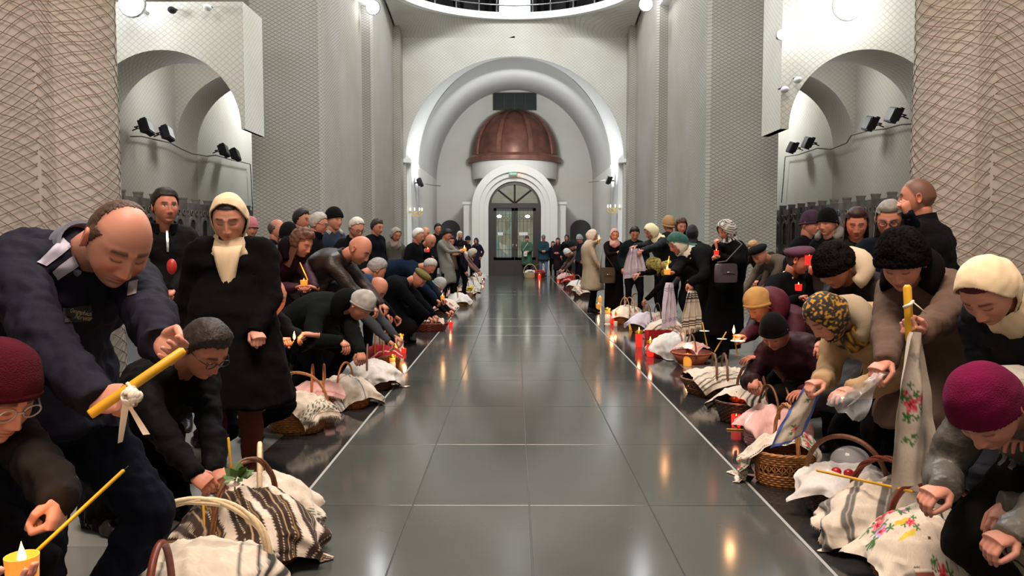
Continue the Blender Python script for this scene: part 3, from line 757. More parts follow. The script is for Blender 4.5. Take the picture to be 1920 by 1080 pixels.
# hands ---------------------------------------------------------------
POSES = {'relax': ((18, 28, 18), 35, 12), 'grip': ((62, 88, 50), 62, 40), 'pinch': ((48, 38, 22), 48, 26), 'flat': ((6, 10, 6), 25, 6), 'point': ((30, 35, 20), 40, 18)}
_hands = {}
def remesh(mb, vox, smooth=2, name='tmp'):
    me = mb.mesh(name, mat('tmp', (.5, .5, .5)), False); o = bpy.data.objects.new(name, me); COL.objects.link(o)
    m = o.modifiers.new('r', 'REMESH'); m.mode = 'VOXEL'; m.voxel_size = vox; m.use_smooth_shade = True
    if smooth: s = o.modifiers.new('s', 'SMOOTH'); s.factor = 0.5; s.iterations = smooth
    dg = bpy.context.evaluated_depsgraph_get(); ev = o.evaluated_get(dg); r = bpy.data.meshes.new_from_object(ev)
    V = np.zeros(len(r.vertices) * 3); r.vertices.foreach_get('co', V); V = V.reshape(-1, 3)
    Nn = np.zeros(len(r.vertices) * 3); r.vertices.foreach_get('normal', Nn); Nn = Nn.reshape(-1, 3)
    Fc = [tuple(p.vertices) for p in r.polygons]
    bpy.data.objects.remove(o, do_unlink=True); bpy.data.meshes.remove(me); bpy.data.meshes.remove(r)
    return V, Nn, Fc
def hand_mesh(pose, near):
    key = (pose, near)
    if key in _hands: return _hands[key]
    (c1, c2, c3), thb, spread = POSES[pose]
    mb = MB(); ns = 10 if near else 5
    R = []
    for x, hw, ht, zc in ((-.028, .021, .017, 0), (0, .026, .019, 0), (.03, .036, .019, .001), (.065, .042, .017, .003), (.092, .040, .012, .002)):
        R.append([(x, hw * math.cos(t) * (abs(math.cos(t)) ** -.25 if abs(math.cos(t)) > .05 else 1), zc + ht * math.sin(t)) for t in [2 * math.pi * k / (16 if near else 8) for k in range(16 if near else 8)]])
    mb.rings(R)
    for k, (y, L, r) in enumerate(((.029, .074, .0092), (.0095, .082, .0095), (-.0105, .076, .0090), (-.029, .060, .0078))):
        p = Vector((.078, y, .002)); a = 0; path = [p.copy()]; rr = [r * 1.25]; yaw = (1.5 - k) * rad(4 if c1 < 40 else 1.5)
        f = 1 - .08 * abs(k - 1)
        for seg, cv, q in ((.46, c1, 1.05), (.30, c2, .95), (.24, c3, .78)):
            a += rad(cv * (1 + .06 * k)); d = Vector((math.cos(a) * math.cos(yaw), math.sin(yaw), -math.sin(a)))
            st = 3 if near else 1
            for j in range(st): p = p + d * (L * seg / st + (.008 / st if seg == .46 else 0)); path.append(p.copy()); rr.append(r * q)
        path.append(p + d * .004); rr.append(r * .45)
        mb.tube(path, rr, ns)
        if near: mb.ellipsoid(path[3], (r * 1.06,) * 3, n=8, m=6)
    b = Vector((.018, .024, -.006)); t = rad(thb)
    d1 = Vector((.70, .62 * (1 if pose != 'grip' else .5), -.45 * math.sin(t) - .1)).normalized(); d2 = Vector((.86, .10 if pose not in ('grip', 'pinch') else -.22, -.50)).normalized()
    if pose == 'grip': d2 = Vector((.62, -.62, -.48)).normalized()
    p1 = b + d1 * .048; p2 = p1 + d2 * .034; p3 = p2 + (d2 * .8 + Vector((.1, -.1, 0))).normalized() * .024
    mb.tube([b, b + d1 * .024, p1, p1 + d2 * .017, p2, p3, p3 + d2 * .004], [.017, .0150, .0118, .0112, .0108, .0092, .005], ns)
    if near: V, Nn, Fc = remesh(mb, .0034, 3)
    else: V = np.array(mb.v); Fc = mb.f
    _hands[key] = (V, Fc); return _hands[key]
def put_hand(mb, wrist, d, palm, side, pose, near, S, skin, mi):
    """d: pointing direction of the hand, palm: outward normal of the palm, side +1 = left hand"""
    V, Fc = hand_mesh(pose, near)
    X = d.normalized(); Z = (-palm + X * palm.dot(X)); Z = Z.normalized() if Z.length > 1e-4 else X.orthogonal(); Y = Z.cross(X)
    sg = -1 if side > 0 else 1
    m = np.array([[X.x, Y.x, Z.x], [X.y, Y.y, Z.y], [X.z, Y.z, Z.z]])
    Q = V.copy(); Q[:, 1] *= sg
    k = np.clip((V[:, 0] - .06) / .1, 0, 1)[:, None]
    c = np.array(skin)[None] * (1 - k * .0) * np.concatenate([1 + 0 * k, 1 - .12 * k, 1 - .10 * k], 1)
    W = (m @ (Q * S * 1.03).T).T + np.array(wrist)
    mb.add(W, [f[::-1] for f in Fc] if sg < 0 else Fc, mi, [tuple(x) for x in c])

def ik(a, c, l1, l2, hint):
    d = c - a; D = d.length
    if D > (l1 + l2) * .998: f = D / ((l1 + l2) * .998); l1 *= f; l2 *= f
    u = d / max(D, 1e-6); x = (l1 * l1 - l2 * l2 + D * D) / (2 * D); h = math.sqrt(max(0, l1 * l1 - x * x))
    n = hint - u * hint.dot(u); n = n.normalized() if n.length > 1e-5 else u.orthogonal().normalized()
    return a + u * x + n * h
def bez(a, b, c, t): return a * (1 - t) ** 2 + b * 2 * t * (1 - t) + c * t * t
def resample(pts, rads, step=.025):
    P, Rr = [pts[0]], [rads[0]]
    for a, b, ra, rb in zip(pts, pts[1:], rads, rads[1:]):
        n = max(1, int((b - a).length / step))
        for k in range(1, n + 1): P.append(a.lerp(b, k / n)); Rr.append(ra + (rb - ra) * k / n)
    # soften corners
    for _ in range(2):
        P = [P[0]] + [(P[i - 1] + P[i] * 2 + P[i + 1]) / 4 for i in range(1, len(P) - 1)] + [P[-1]]
    return P, Rr
SKIN = [hexc('c3826a'), hexc('b97860'), hexc('ca8c76'), hexc('b2705a')]
M_SKIN = vcmat('skin', 0.5, spec=.35, bump=.08, bscale=500)
M_HAIR = vcmat('hair', 0.55, bump=.6, bscale=220, spec=.35)
M_KNIT = vcmat('knit', 0.95, bump=.9, bscale=240, spec=.05, sheen=.02)
M_FUR = vcmat('fur', 1.0, bump=1.0, bscale=140, spec=.03)
M_SILK = vcmat('scarf_cloth', 0.75, bump=.12, bscale=120, spec=.25, sheen=.1)
def cloth(hx, rough=.85, kind='wool'):
    c_ = hexc(hx); lum = sum(c_) / 3; k_ = .55 if lum < .03 else .55 + .45 * min(1, (lum - .03) / .1); c_ = tuple(x * k_ for x in c_)
    return mat('cloth_%s_%s' % (kind, hx), c_, {'wool': .92, 'shell': .78, 'leather': .45, 'puffer': .6, 'denim': .85}.get(kind, rough), noise=.06, nscale=10, bump={'wool': .12, 'leather': .18}.get(kind, .15), bscale={'wool': 160, 'leather': 60}.get(kind, 30), sheen=.03 if kind == 'wool' else 0, spec={'wool': .06, 'shell': .10, 'puffer': .16, 'denim': .06}.get(kind, .4))
REG = {}
class Body: pass
def person(label, head, face=0, hface=None, pitch=20, roll=0, pelvis=None, S=None, hs=1.0, bulk=1.0, back=.05, top='1b1a1c', kind='wool', bottom='17171a', shoes='0d0d0d', hem=None, flare=1.0, feet=None,
           hands=None, elbow=None, gear=(), skin=0, hair='2a1f19', eyes='down', stubble=0, female=False, buzz=0, flush=.5, nose=1.0, fat=0., quilt=0, group=None, knee_out=.25, sh=1.0, vox=None, legs=True, base=None, tag_it=True, res=None, key=None, jacket=True, recede=False, nk=None):
    Hc = at(*head) if base is None else Vector(base[:3]); d = Hc.y
    res = res if res is not None else (0 if d < 4.7 else 1 if d < 8.5 else 2)
    f = heading(face); l = Vector((-f.y, f.x, 0)); up = Vector((0, 0, 1)); fh = heading(face if hface is None else hface)
    z0 = 0.0 if base is None or len(base) < 4 else base[3]
    if S is None: S = Hc.z / 1.585
    HM = hm(Hc, fh, rad(pitch), rad(roll)); hu = Vector(HM.col[2][:3]); hf = Vector(HM.col[0][:3])
    if pelvis is None: Pc = Vector((Hc.x, Hc.y, z0 + .95 * S)) - f * .02
    elif len(pelvis) == 3 and pelvis[0] == 'rel': Pc = Hc + f * pelvis[1] + up * (pelvis[2] - Hc.z)
    else: Pc = at(*pelvis)
    sp = (Hc - Pc).normalized()
    Nk = Hc - (hu * .6 + sp * .4).normalized() * .150 * S - hf * .022 * S
    hun = max(0, math.sin(rad(pitch))) if pelvis is not None else 0
    nk = nk or (-.045 * hun, 0, .035 * hun); Nk = Nk + (f * nk[0] + l * nk[1] + up * nk[2]) * S
    Cc = (Pc + Nk) / 2 - f * back * S * 2 + up * back * S * .6
    mb = MB(); lab = []; axial = []
    def reg(k, kind_, ax):
        n = mb.n - len(lab); lab.extend([kind_] * n); axial.extend(ax if len(ax) == n else [0] * n)
    bk = bulk
    prof = [(-.24, .168, .140), (-.10, .172, .140), (-.02, .172, .138), (.12, .176, .138), (.28, .164, .128), (.42, .158, .122), (.58, .168, .128), (.72, .178, .130), (.84, .176, .116), (.92, .140, .094), (.97, .095, .078), (1.02, .062, .062)]
    ts = np.linspace(-.24 if jacket else -.06, 1.02, 38); R = []; n = 24; ax = []
    La = np.interp(ts, [p[0] for p in prof], [p[1] for p in prof]); Lb = np.interp(ts, [p[0] for p in prof], [p[2] for p in prof])
    arc = (Nk - Pc).length
    for t, a, b in zip(ts, La, Lb):
        c = bez(Pc, Cc, Nk, t); T = (bez(Pc, Cc, Nk, t + .02) - bez(Pc, Cc, Nk, t - .02)).normalized(); lt = (l - T * l.dot(T)).normalized(); ft = lt.cross(T)
        g = bk if t < .9 else 1 + (bk - 1) * .4
        if t < .9 and t > .5: a = a * sh
        R.append([c + (lt * a * math.cos(2 * math.pi * k / n) + ft * b * math.sin(2 * math.pi * k / n)) * g * S for k in range(n)]); ax += [t * arc] * n
    mb.rings(R); reg(0, 0, ax)
    T8 = (bez(Pc, Cc, Nk, .9) - bez(Pc, Cc, Nk, .82)).normalized(); l8 = (l - T8 * l.dot(T8)).normalized(); f8 = l8.cross(T8)
    shc = bez(Pc, Cc, Nk, .87)
    B = Body(); B.Hc = Hc; B.HM = HM; B.S = S; B.f = f; B.l = l; B.Pc = Pc; B.Nk = Nk; B.shc = shc; B.f8 = f8; B.l8 = l8; B.T8 = T8; B.hs = hs; B.res = res; B.d = d
    hands = hands or {}; near = d < 4.7; HND = []
    for sd, nm in ((1, 'L'), (-1, 'R')):
        Sp = shc + l8 * sd * .165 * S * sh + f8 * .005
        spec = hands.get(nm)
        if spec is None: W = Sp - up * .47 * S + f * .07 * S + l * sd * .06 * S; spec = {}
        else:
            w = spec['at']; W = (at(*w) if not (isinstance(w, Vector)) else w)
        hint = spec.get('hint', -up * .6 - f * .5 + l * sd * .55)
        if isinstance(hint, tuple): hint = f * hint[0] + l * hint[1] + up * hint[2]
        dirn = spec.get('dir')
        if isinstance(dirn, tuple): dirn = Vector(dirn)
        E = ik(Sp, W, .285 * S, .255 * S, hint)
        r0 = .062 * bk; pts, rr = resample([Sp - l8 * sd * .05 * S, Sp, Sp.lerp(E, .5), E, E.lerp(W, .5), W + (W - E).normalized() * .022], [r0 * 1.08 * S, r0 * 1.05 * S, r0 * .95 * S, r0 * .86 * S, r0 * .80 * S, max(.036, r0 * .62) * S])
        s0 = mb.n; mb.tube(pts, rr, 12); cum = np.cumsum([0] + [(b - a).length for a, b in zip(pts, pts[1:])]); reg(0, 0, [c for c in cum for _ in range(12)])
        fa = (W - E).normalized(); dn = (dirn or (fa + f * .15)).normalized(); pl = spec.get('palm')
        pl = Vector(pl) if pl is not None else (-l * sd * .8 - up * .3 if nm not in hands else -up)
        HND.append((W - dn * .012, dn, pl, sd, spec.get('pose', 'relax'))); setattr(B, 'W' + nm, W); setattr(B, 'E' + nm, E)
        mb.tube([Nk - up * .01, Sp + up * .005], [.062 * S, .064 * S * bk], 10); reg(0, 0, [])
    if legs:
        fs = []
        for sd in (1, -1):
            Hp = Pc + l * sd * .088 * S - up * .03
            if feet is None: fp = Vector((Pc.x, Pc.y, z0)) + l * sd * .10 * S + f * (.02 + .05 * sd)
            else:
                q = feet[0 if sd > 0 else 1]; fp = (Vector((Pc.x, Pc.y, z0)) + f * q[0] + l * q[1])
            A = fp + up * (.085 * S + (feet[2] if feet is not None and len(feet) > 2 else 0))
            K = ik(Hp, A, .43 * S, .415 * S, f * 1.0 + l * sd * knee_out)
            pts, rr = resample([Hp, Hp.lerp(K, .5), K, K.lerp(A, .4), A], [x * S * (.5 + .5 * bk) for x in (.098, .085, .066, .060, .046)])
            mb.tube(pts, rr, 12); reg(1, 1, []); fs.append((fp, A, K))
            toe = fp + f * .17 * S + up * .022; heel = fp - f * .065 * S + up * .03
            s0 = MB(); mb.tube([heel, heel.lerp(toe, .3) + up * .018, heel.lerp(toe, .7) + up * .008, toe], [.036 * S, .046 * S, .043 * S, .026 * S], 10); mb.tube([A, heel.lerp(toe, .25) + up * .02], [.045 * S, .045 * S], 8); reg(2, 2, [])
        B.feet = fs
        if hem is not None:
            fx = (fs[0][0] + fs[1][0]) / 2; kx = (fs[0][2] + fs[1][2]) / 2
            zb = z0 + hem; top_ = bez(Pc, Cc, Nk, .22); R = []; ax = []
            spread = abs((fs[0][2] - fs[1][2]).dot(l)) / 2 + .085; fwd = max(0, (kx - Pc).dot(f))
            for i in range(13):
                t = i / 12; z = Pc.z + .06 + (zb - Pc.z - .06) * t
                c = Vector((Pc.x, Pc.y, z)) + f * (fwd * .5 * min(1, t * 1.4))
                a = (.172 + (.20 * flare - .172) * t) * bk; b = (.136 + (.165 * flare - .136) * t) * bk + fwd * .42 * min(1, t * 1.4)
                a = max(a, spread * min(1, t * 1.5))
                R.append([c + l * a * S * math.cos(2 * math.pi * k / 24) * (1 + .05 * t * math.sin(k * 2.1)) + f * b * S * math.sin(2 * math.pi * k / 24) * (1 + .05 * t * math.cos(k * 1.7)) for k in range(24)]); ax += [.5 * t] * 24
            mb.rings(R[::-1]); reg(0, 0, ax[::-1])
    vx = vox or min(max(d * .0042, .0115), .034)
    V, Nn, Fc = remesh(mb, vx, 3)
    kd = KDTree(len(lab))
    for i, v in enumerate(mb.v): kd.insert(v, i)
    kd.balance()
    near_i = np.array([kd.find(v)[1] for v in V]); lb = np.array(lab)[near_i]; axv = np.array(axial)[near_i]
    seed = (hash(label) % 997) * .37 if False else (sum(map(ord, label)) % 97) * 1.37
    if d < 14:
        amp = {'wool': .011, 'shell': .018, 'leather': .014, 'puffer': .010, 'denim': .010}.get(kind, .008)
        w = amp * fbm(V * [1, 1, 1.3], 9, seed) + (amp * .55 * fbm(V * [1.7, 1.7, .7], 21, seed + 3) if d < 7 else 0) + (amp * .8 * -np.abs(fbm(V * [.7, .7, 1.9], 8, seed + 9)) if d < 6 else 0)
        if quilt: w = w * .6 + np.where(lb == 0, .010 * (np.abs(np.sin(math.pi * axv / quilt)) ** .6 - .75), 0)
        w = np.where(lb == 2, 0, w); V = V + Nn * w[:, None]
    fl = [int(round(np.median(lb[list(q)]))) for q in Fc]
    V[:, 2] = np.maximum(V[:, 2], z0 + .001)
    out = MB(); out.add(V, Fc, 0, (1, 1, 1)); out.m = fl
    # neck + head
    sk = SKIN[skin] if isinstance(skin, int) else skin; hc = hexc(hair)
    p, F, b = hgrid(res); fc = head_face(p, b, nose, fat=fat); col = face_colour(b, fc, sk, hc, eyes, stubble, female, buzz, flush, recede)
    hk = hs * min(max(S, .9), 1.06)
    HMs = HM @ Matrix.Scale(hk, 4); B.HMs = HMs
    out.add([HMs @ Vector(v) for v in fc], F, 3, [tuple(c) for c in col])
    for sd in (1, -1):
        if res < 2 and not any(getattr(g, 'covers', False) for g in gear):
            A = []; nn = 14 if res == 0 else 8
            cen = Vector((-.012, sd * .077, -.004)); out_ = Vector((-.35, sd * .9, 0)).normalized(); xx = Vector((.93, sd * .35, 0)).normalized()
            R = []
            for rr_, dd in ((.0, .004), (.35, .004), (.62, .007), (.85, .014), (1.0, .012), (.92, .003), (.7, -.004)):
                R.append([cen + xx * (.019 * rr_ * math.cos(q)) * (1 if math.sin(q) > 0 else .8) + Vector((0, 0, .033 * rr_ * math.sin(q))) + out_ * dd for q in [2 * math.pi * j / nn for j in range(nn)]])
            out.rings([[HMs @ v for v in r] for r in R], mi=3, col=tuple(c * e for c, e in zip(sk, (1.0, .85, .82))))
    out.tube([Nk - sp * .03, Nk.lerp(Hc, .5) - hf * .012, Hc - hu * .055 * hk - hf * .018], [.062 * hk, .057 * hk, .056 * hk], 14 if res < 2 else 8, 3, col=sk)
    for (W, dn, pl, sd, pose) in HND: put_hand(out, W, dn, pl, sd, pose, near, S * .90, sk, 3)
    fx = Vector((Pc.x, Pc.y, z0)) if not legs else (fs[0][0] + fs[1][0]) / 2
    root = empty('person', (fx.x, fx.y, z0)); inv = Matrix.Translation(-Vector((fx.x, fx.y, z0)))
    out.v = [tuple(inv @ Vector(v)) for v in out.v]
    body = out.build('body', [cloth(top, kind=kind), cloth(bottom, kind='wool'), cloth(shoes, kind='leather'), M_SKIN], root)
    B.root = root; B.inv = inv; B.body = body; B.origin = Vector((fx.x, fx.y, z0)); B.hair = hc; B.seed = seed
    for g in gear: g(B)
    if tag_it: tag(root, label, 'person', group)
    if key: REG[key] = B
    return B
def part(B, mb, name, mats, smooth=True, sharp=None, label=None, parent=None):
    mb.v = [tuple(B.inv @ Vector(v)) for v in mb.v]
    o = mb.build(name, mats, parent or B.root, smooth, sharp)
    if label: o['label'] = label
    return o

# hair, hats, scarves ---------------------------------------------------
def g_hair(style='short', col=None, th=.012):
    def go(B):
        p, F, b = hgrid(B.res); z = b[:, 2]; s = b[:, 0] / .1; c = np.array(B.hair if col is None else hexc(col)); ns = fbm(b, 45, B.seed)
        hl = hairline(b)
        nh = fbm(b * [1, 1, .35], 190, B.seed) * (1 if B.res == 0 else .35) if B.res < 2 else ns * .3
        if style == 'short': w = z - hl + .008 * nh; t = .002 + th * np.clip(w / .045, .0, 1) + .008 * np.clip(z / .12, 0, 1) + .004 * ns + .002 * nh
        elif style == 'under': w = z - hl; t = .004 + .002 * ns
        elif style == 'rim': w = np.minimum(z - hl, (.052 - .05 * np.clip(s + .1, -1, 1) - z)) + .006 * nh; t = .001 + .007 * np.clip(w / .03, 0, 1) + .002 * nh
        elif style == 'crown': w = np.minimum(z - hl + .006 * nh, .05 * bald_edge(b) + .012 * nh); t = .0005 + .006 * np.clip(w / .04, 0, 1) + .002 * nh
        elif style in ('long', 'bob', 'curly'):
            w = np.where((s > .30) & (z < .072 - .012 * np.abs(b[:, 1]) / .05), -1, np.where(s > .12, np.abs(b[:, 1]) - .058 + .3 * np.clip(z - .03, 0, 1), 1)); w = np.where(z > .072, np.maximum(w, np.where(s > .30, z - .072, 1)), w)
            t = .003 + np.clip(w / .022, 0, 1) * (th - .003) + .012 * (style == 'curly') + np.clip(w / .022, 0, 1) * (.010 * np.clip(z / .12, 0, 1) + (.014 if style == 'curly' else .004) * ns) + .003 * nh
        colv = c[None] * (1 + .25 * ns[:, None] + .35 * nh[:, None])
        mb = MB(); shell(mb, B.res, w, t, B.HMs, np.clip(colv, 0, 1), rim=.004)
        if style in ('long', 'bob', 'curly'):
            L = {'long': .28, 'bob': .14, 'curly': .20}[style]; R = []
            for i in range(7):
                q = i / 6; row = []
                for k in range(19):
                    a = rad(70 + 220 * k / 18); rx = .112 + .012 * q + .01 * math.sin(k * 1.9 + i); ry = .092 + .018 * q * (1 if style != 'bob' else .6)
                    row.append(B.HMs @ Vector((rx * math.cos(a) + .008, ry * math.sin(a), -.02 - L * q)))
                R.append(row)
            mb.grid(R, col=tuple(c)); R2 = [[v + (B.HMs.translation - v).normalized() * .012 for v in r] for r in R]; mb.grid([r[::-1] for r in R2], col=tuple(c))
        part(B, mb, 'hair', M_HAIR)
    return go
def rim_tube(B, mb, zf, zb, r, ex, col, n=40, mi=0):
    P = []
    for k in range(n):
        a = 2 * math.pi * k / n; c, s = math.cos(a), math.sin(a); zz = (zf + zb) / 2 + (zf - zb) / 2 * c
        q = math.sqrt(max(.05, 1 - (zz / .125) ** 2)); P.append(B.HMs @ Vector(((.096 if c > 0 else .104) * c * q + ex * c, .0775 * s * q + ex * s, zz)))
    mb.tube(P, r, 8, mi, closed=True, col=col)
def g_beanie(col, zf=.055, zb=-.02, th=.014, cuff=.012, top=.02, name='beanie', knit=0.0, m=None, fur=0.0):
    def go(B):
        p, F, b = hgrid(B.res); c = np.array(hexc(col)); s = np.clip(b[:, 0] / .1, -1, 1)
        w = b[:, 2] - ((zf + zb) / 2 + (zf - zb) / 2 * s); ns = fbm(b, 30, B.seed)
        nf = fbm(b, 170, B.seed + 5) if fur and B.res < 2 else 0 * ns
        cv = c[None] * (1 + (.18 + knit) * ns[:, None] + 1.2 * nf[:, None] * (fur > 0))
        mb = MB(); shell(mb, B.res, w, th + top * np.clip(b[:, 2] / .12, 0, 1) ** 2 + .003 * ns + fur * nf + fur * .8 * ns, B.HMs, np.clip(cv, 0, 1))
        if cuff: rim_tube(B, mb, zf + .004, zb + .004, cuff, th * .7, tuple(c * .92))
        part(B, mb, name, m or M_KNIT)
    return go
def g_beret(col, name='beret', tilt=8, big=1.0, m=None, fur=0.0, zf=.06, zb=.0):
    def go(B):
        mb = MB(); c = np.array(hexc(col)); R = []
        n = 32
        for (q, zz) in ((.80, .0), (1.02, .012), (1.30, .030), (1.38, .052), (1.22, .074), (.85, .088), (.4, .094), (.05, .095)):
            row = []
            for k in range(n):
                a = 2 * math.pi * k / n; r = q * (1 + (big - 1) * min(1, q)); 
                v = Vector(((.100 * r * math.cos(a) - .012), .090 * r * math.sin(a), zz * (1 + .3 * (big - 1))))
                v += Vector((0, 0, (zf + zb) / 2 + (zf - zb) / 2 * math.cos(a) * min(1, q))) ; v *= 1 + .03 * mnoise.noise(v * 30 + Vector((B.seed, 0, 0))) + fur * .05 * mnoise.noise(v * 130)
                row.append(B.HMs @ (Matrix.Rotation(rad(tilt), 3, 'X') @ v))
            R.append(row)
        mb.rings(R, col=tuple(c)); part(B, mb, name, m or M_KNIT)
    return go
def g_cap(col, name='peaked_cap'):
    def go(B):
        g_beanie(col, .058, .02, .012, .010, .022, name)(B)
        o = B.root.children[-1]; c = hexc(col); mb = MB()
        R = [[B.HMs @ Vector((.098 + x, y, .060 - .25 * x - 6 * y * y * .4 + dz)) for y in np.linspace(-.055, .055, 9)] for x, dz in ((0, 0), (.03, 0), (.055, 0), (.055, -.006), (.0, -.006))]
        mb.grid(R, col=c); part(B, mb, 'cap_peak', M_KNIT, parent=o)
    return go
def scarf_colours(b, kind, c, ns):
    C = np.tile(np.array(hexc(c))[None], (len(b), 1)) * (1 + .06 * ns[:, None])
    def spots(col, sc, thr, seed):
        m = np.clip((fbm(b, sc, seed) - thr) * 12, 0, 1); return lerpc(C, hexc(col), m)
    if kind == 'gold_floral': C = spots('b8862c', 70, .12, 3); C = spots('6a4a1a', 90, .25, 11) if False else C
    elif kind == 'houndstooth': C = lerpc(C, hexc('1c1c1e'), (np.sin(b[:, 1] * 230) * np.sin(b[:, 2] * 230 + b[:, 0] * 160) > .05).astype(float))
    elif kind == 'floral_green':
        C = lerpc(C, hexc('1f5148'), np.clip((-.012 - b[:, 2] + b[:, 0] * .9 - .02) * -60 - 1.2, 0, 1)); m = np.clip((fbm(b, 75, 4) - .18) * 12, 0, 1) * (b[:, 2] > .02); C = lerpc(C, hexc('3a5a4a'), m)
    elif kind == 'yellow_floral': C = spots('c9a94a', 60, .05, 3); C = lerpc(C, hexc('5f5a36'), np.clip((fbm(b, 80, 9) - .15) * 12, 0, 1))
    elif kind == 'dots': C = spots('8a7a78', 90, .1, 3)
    return np.clip(C, 0, 1)
def g_scarf(col, kind='plain', name='headscarf', wrap=1.0, tail=0, open_=1.0, loose=0.0, m=None, back=.0):
    """kerchief over the hair, tied or wrapped under the chin"""
    def go(B):
        p, F, b = hgrid(B.res); s = b[:, 0] / .1; ns = fbm(b, 26, B.seed)
        oval = (b[:, 1] / (.060 * open_)) ** 2 + ((b[:, 2] + .018) / (.088 * open_)) ** 2
        w = np.where(s > .05, oval - 1, 1)
        t = .012 + loose + .005 * ns + .008 * np.clip(-b[:, 2] / .1, 0, 1) + .022 * np.clip(-s, 0, 1) * np.clip(.5 - b[:, 2] / .1, 0, 1)
        mb = MB(); shell(mb, B.res, w, t, B.HMs, scarf_colours(b, kind, col, ns), rim=.007)
        c = tuple(hexc(col)); k_ = B.S
        if wrap:
            R = []; n = 48; ax = (B.HMs.translation - B.Nk).normalized(); fr = B.f8 * .4 + Vector(B.HM.col[0][:3]) * .6; fr = (fr - ax * fr.dot(ax)).normalized(); lf = ax.cross(fr)
            for i, (h, ra, rb, fo) in enumerate(((.060, .072, .078, .004), (.038, .090, .096, .012), (.015, .100, .108, .016), (-.008, .110, .116, .018), (-.032, .120, .124, .014), (-.060, .112, .116, .008))):
                row = []
                for k in range(n):
                    a = 2 * math.pi * k / n; wob = 1 + .045 * math.sin(7 * a + i * 1.6) + .03 * math.sin(13 * a - i * 1.1)
                    row.append(B.Nk + ax * (h + .010 * math.sin(3 * a + i)) + (fr * (rb * math.cos(a) + fo) + lf * ra * math.sin(a)) * wob * k_ * wrap)
                R.append(row)
            C = scarf_colours(np.array([B.HMs.inverted() @ v for r in R for v in r]), kind, col, np.zeros(n * 6))
            mb.rings(R[::-1], cap=False, col=[tuple(x) for x in C.reshape(6, n, 3)[::-1].reshape(-1, 3)])
        if tail:
            base = B.shc + B.f8 * .10 * k_; R = []
            for i in range(9):
                q = i / 8; wd = (.075 - .055 * q) * k_; c0 = B.Nk + (B.f8 * (.120 + .085 * q ** .6) * k_) - B.T8 * (tail * q - .02)
                row = [c0 + B.l8 * (wd * x) + B.f8 * (.018 * (1 - x * x) + .007 * math.sin(x * 7 + i)) for x in np.linspace(-1, 1, 9)] + [c0 + B.l8 * (wd * x) - B.f8 * .03 for x in np.linspace(1, -1, 9)]
                R.append(row)
            mb.rings(R, col=c)
        part(B, mb, name, m or M_SILK)
    go.covers = True
    return go
def g_hood_down(col, r=.060, m=None, kind='wool', name='hood', w=.105, lift=.0):
    def go(B):
        mb = MB(); P = []; rr = []
        for k in range(15):
            a = rad(-125 + 250 * k / 14); c, s = math.cos(a), math.sin(a)
            P.append(B.Nk + B.l8 * (s * w * B.S) - B.f8 * (c * .085 * B.S - .01) + B.T8 * (.018 + lift + .02 * c)); rr.append(r * B.S * (.55 + .55 * max(0, c)))
        mb.tube(P, rr, 12); 
        part(B, mb, name, m or cloth(col, kind=kind))
    return go
def g_collar(col, h=.06, r=.085, kind='wool', m=None, name='collar', open_=30):
    def go(B):
        mb = MB(); R = []
        ax = ((B.HMs.translation - B.Nk).normalized() * .6 + B.T8 * .4).normalized(); fr = (B.f8 - ax * B.f8.dot(ax)).normalized(); lf = ax.cross(fr)
        for k in range(27):
            a = rad(open_ + (360 - 2 * open_) * k / 26); dv = fr * math.cos(a) + lf * math.sin(a)
            p = B.Nk - ax * .025
            R.append([p + dv * r * B.S * 1.08, p + dv * (r * 1.02) * B.S + ax * h, p + dv * (r * .90) * B.S + ax * h, p + dv * r * .86 * B.S])
        mb.rings(R); part(B, mb, name, m or cloth(col, kind=kind), sharp=50)
    return go
def g_glasses(col='151515', rim=.0016):
    def go(B):
        mb = MB()
        for sd in (1, -1):
            mb.tube([B.HMs @ Vector((.098 - .18 * abs(y_) * abs(y_) * 3, sd * .034 + y_, .004 + z_)) for y_, z_ in [(.024 * math.cos(q), .018 * math.sin(q)) for q in [2 * math.pi * j / 18 for j in range(18)]]], rim * 1.4, 5, closed=True)
            mb.tube([B.HMs @ Vector(v) for v in ((.094, sd * .058, .010), (.06, sd * .076, .010), (.0, sd * .083, .008), (-.02, sd * .083, -.008))], rim * 1.3, 5)
        mb.tube([B.HMs @ Vector(v) for v in ((.101, .010, .008), (.106, 0, .012), (.101, -.010, .008))], rim * 1.3, 5)
        part(B, mb, 'eyeglasses', mat('glasses_' + col, hexc(col), .3))
    return go
def g_beard(col):
    def go(B):
        p, F, b = hgrid(B.res); fc = head_face(p, b); z = b[:, 2]; w = np.where(b[:, 0] > .0, np.minimum(-.045 - z + .0 * z, 1) + .02 * (np.abs(b[:, 1]) > .05), -1)
        mb = MB(); shell(mb, B.res, w, .010 + .004 * fbm(b, 60, 2), B.HMs, np.tile(np.array(hexc(col)), (len(b), 1)), base=fc); part(B, mb, 'beard', M_HAIR)
    return go
from mathutils.bvhtree import BVHTree
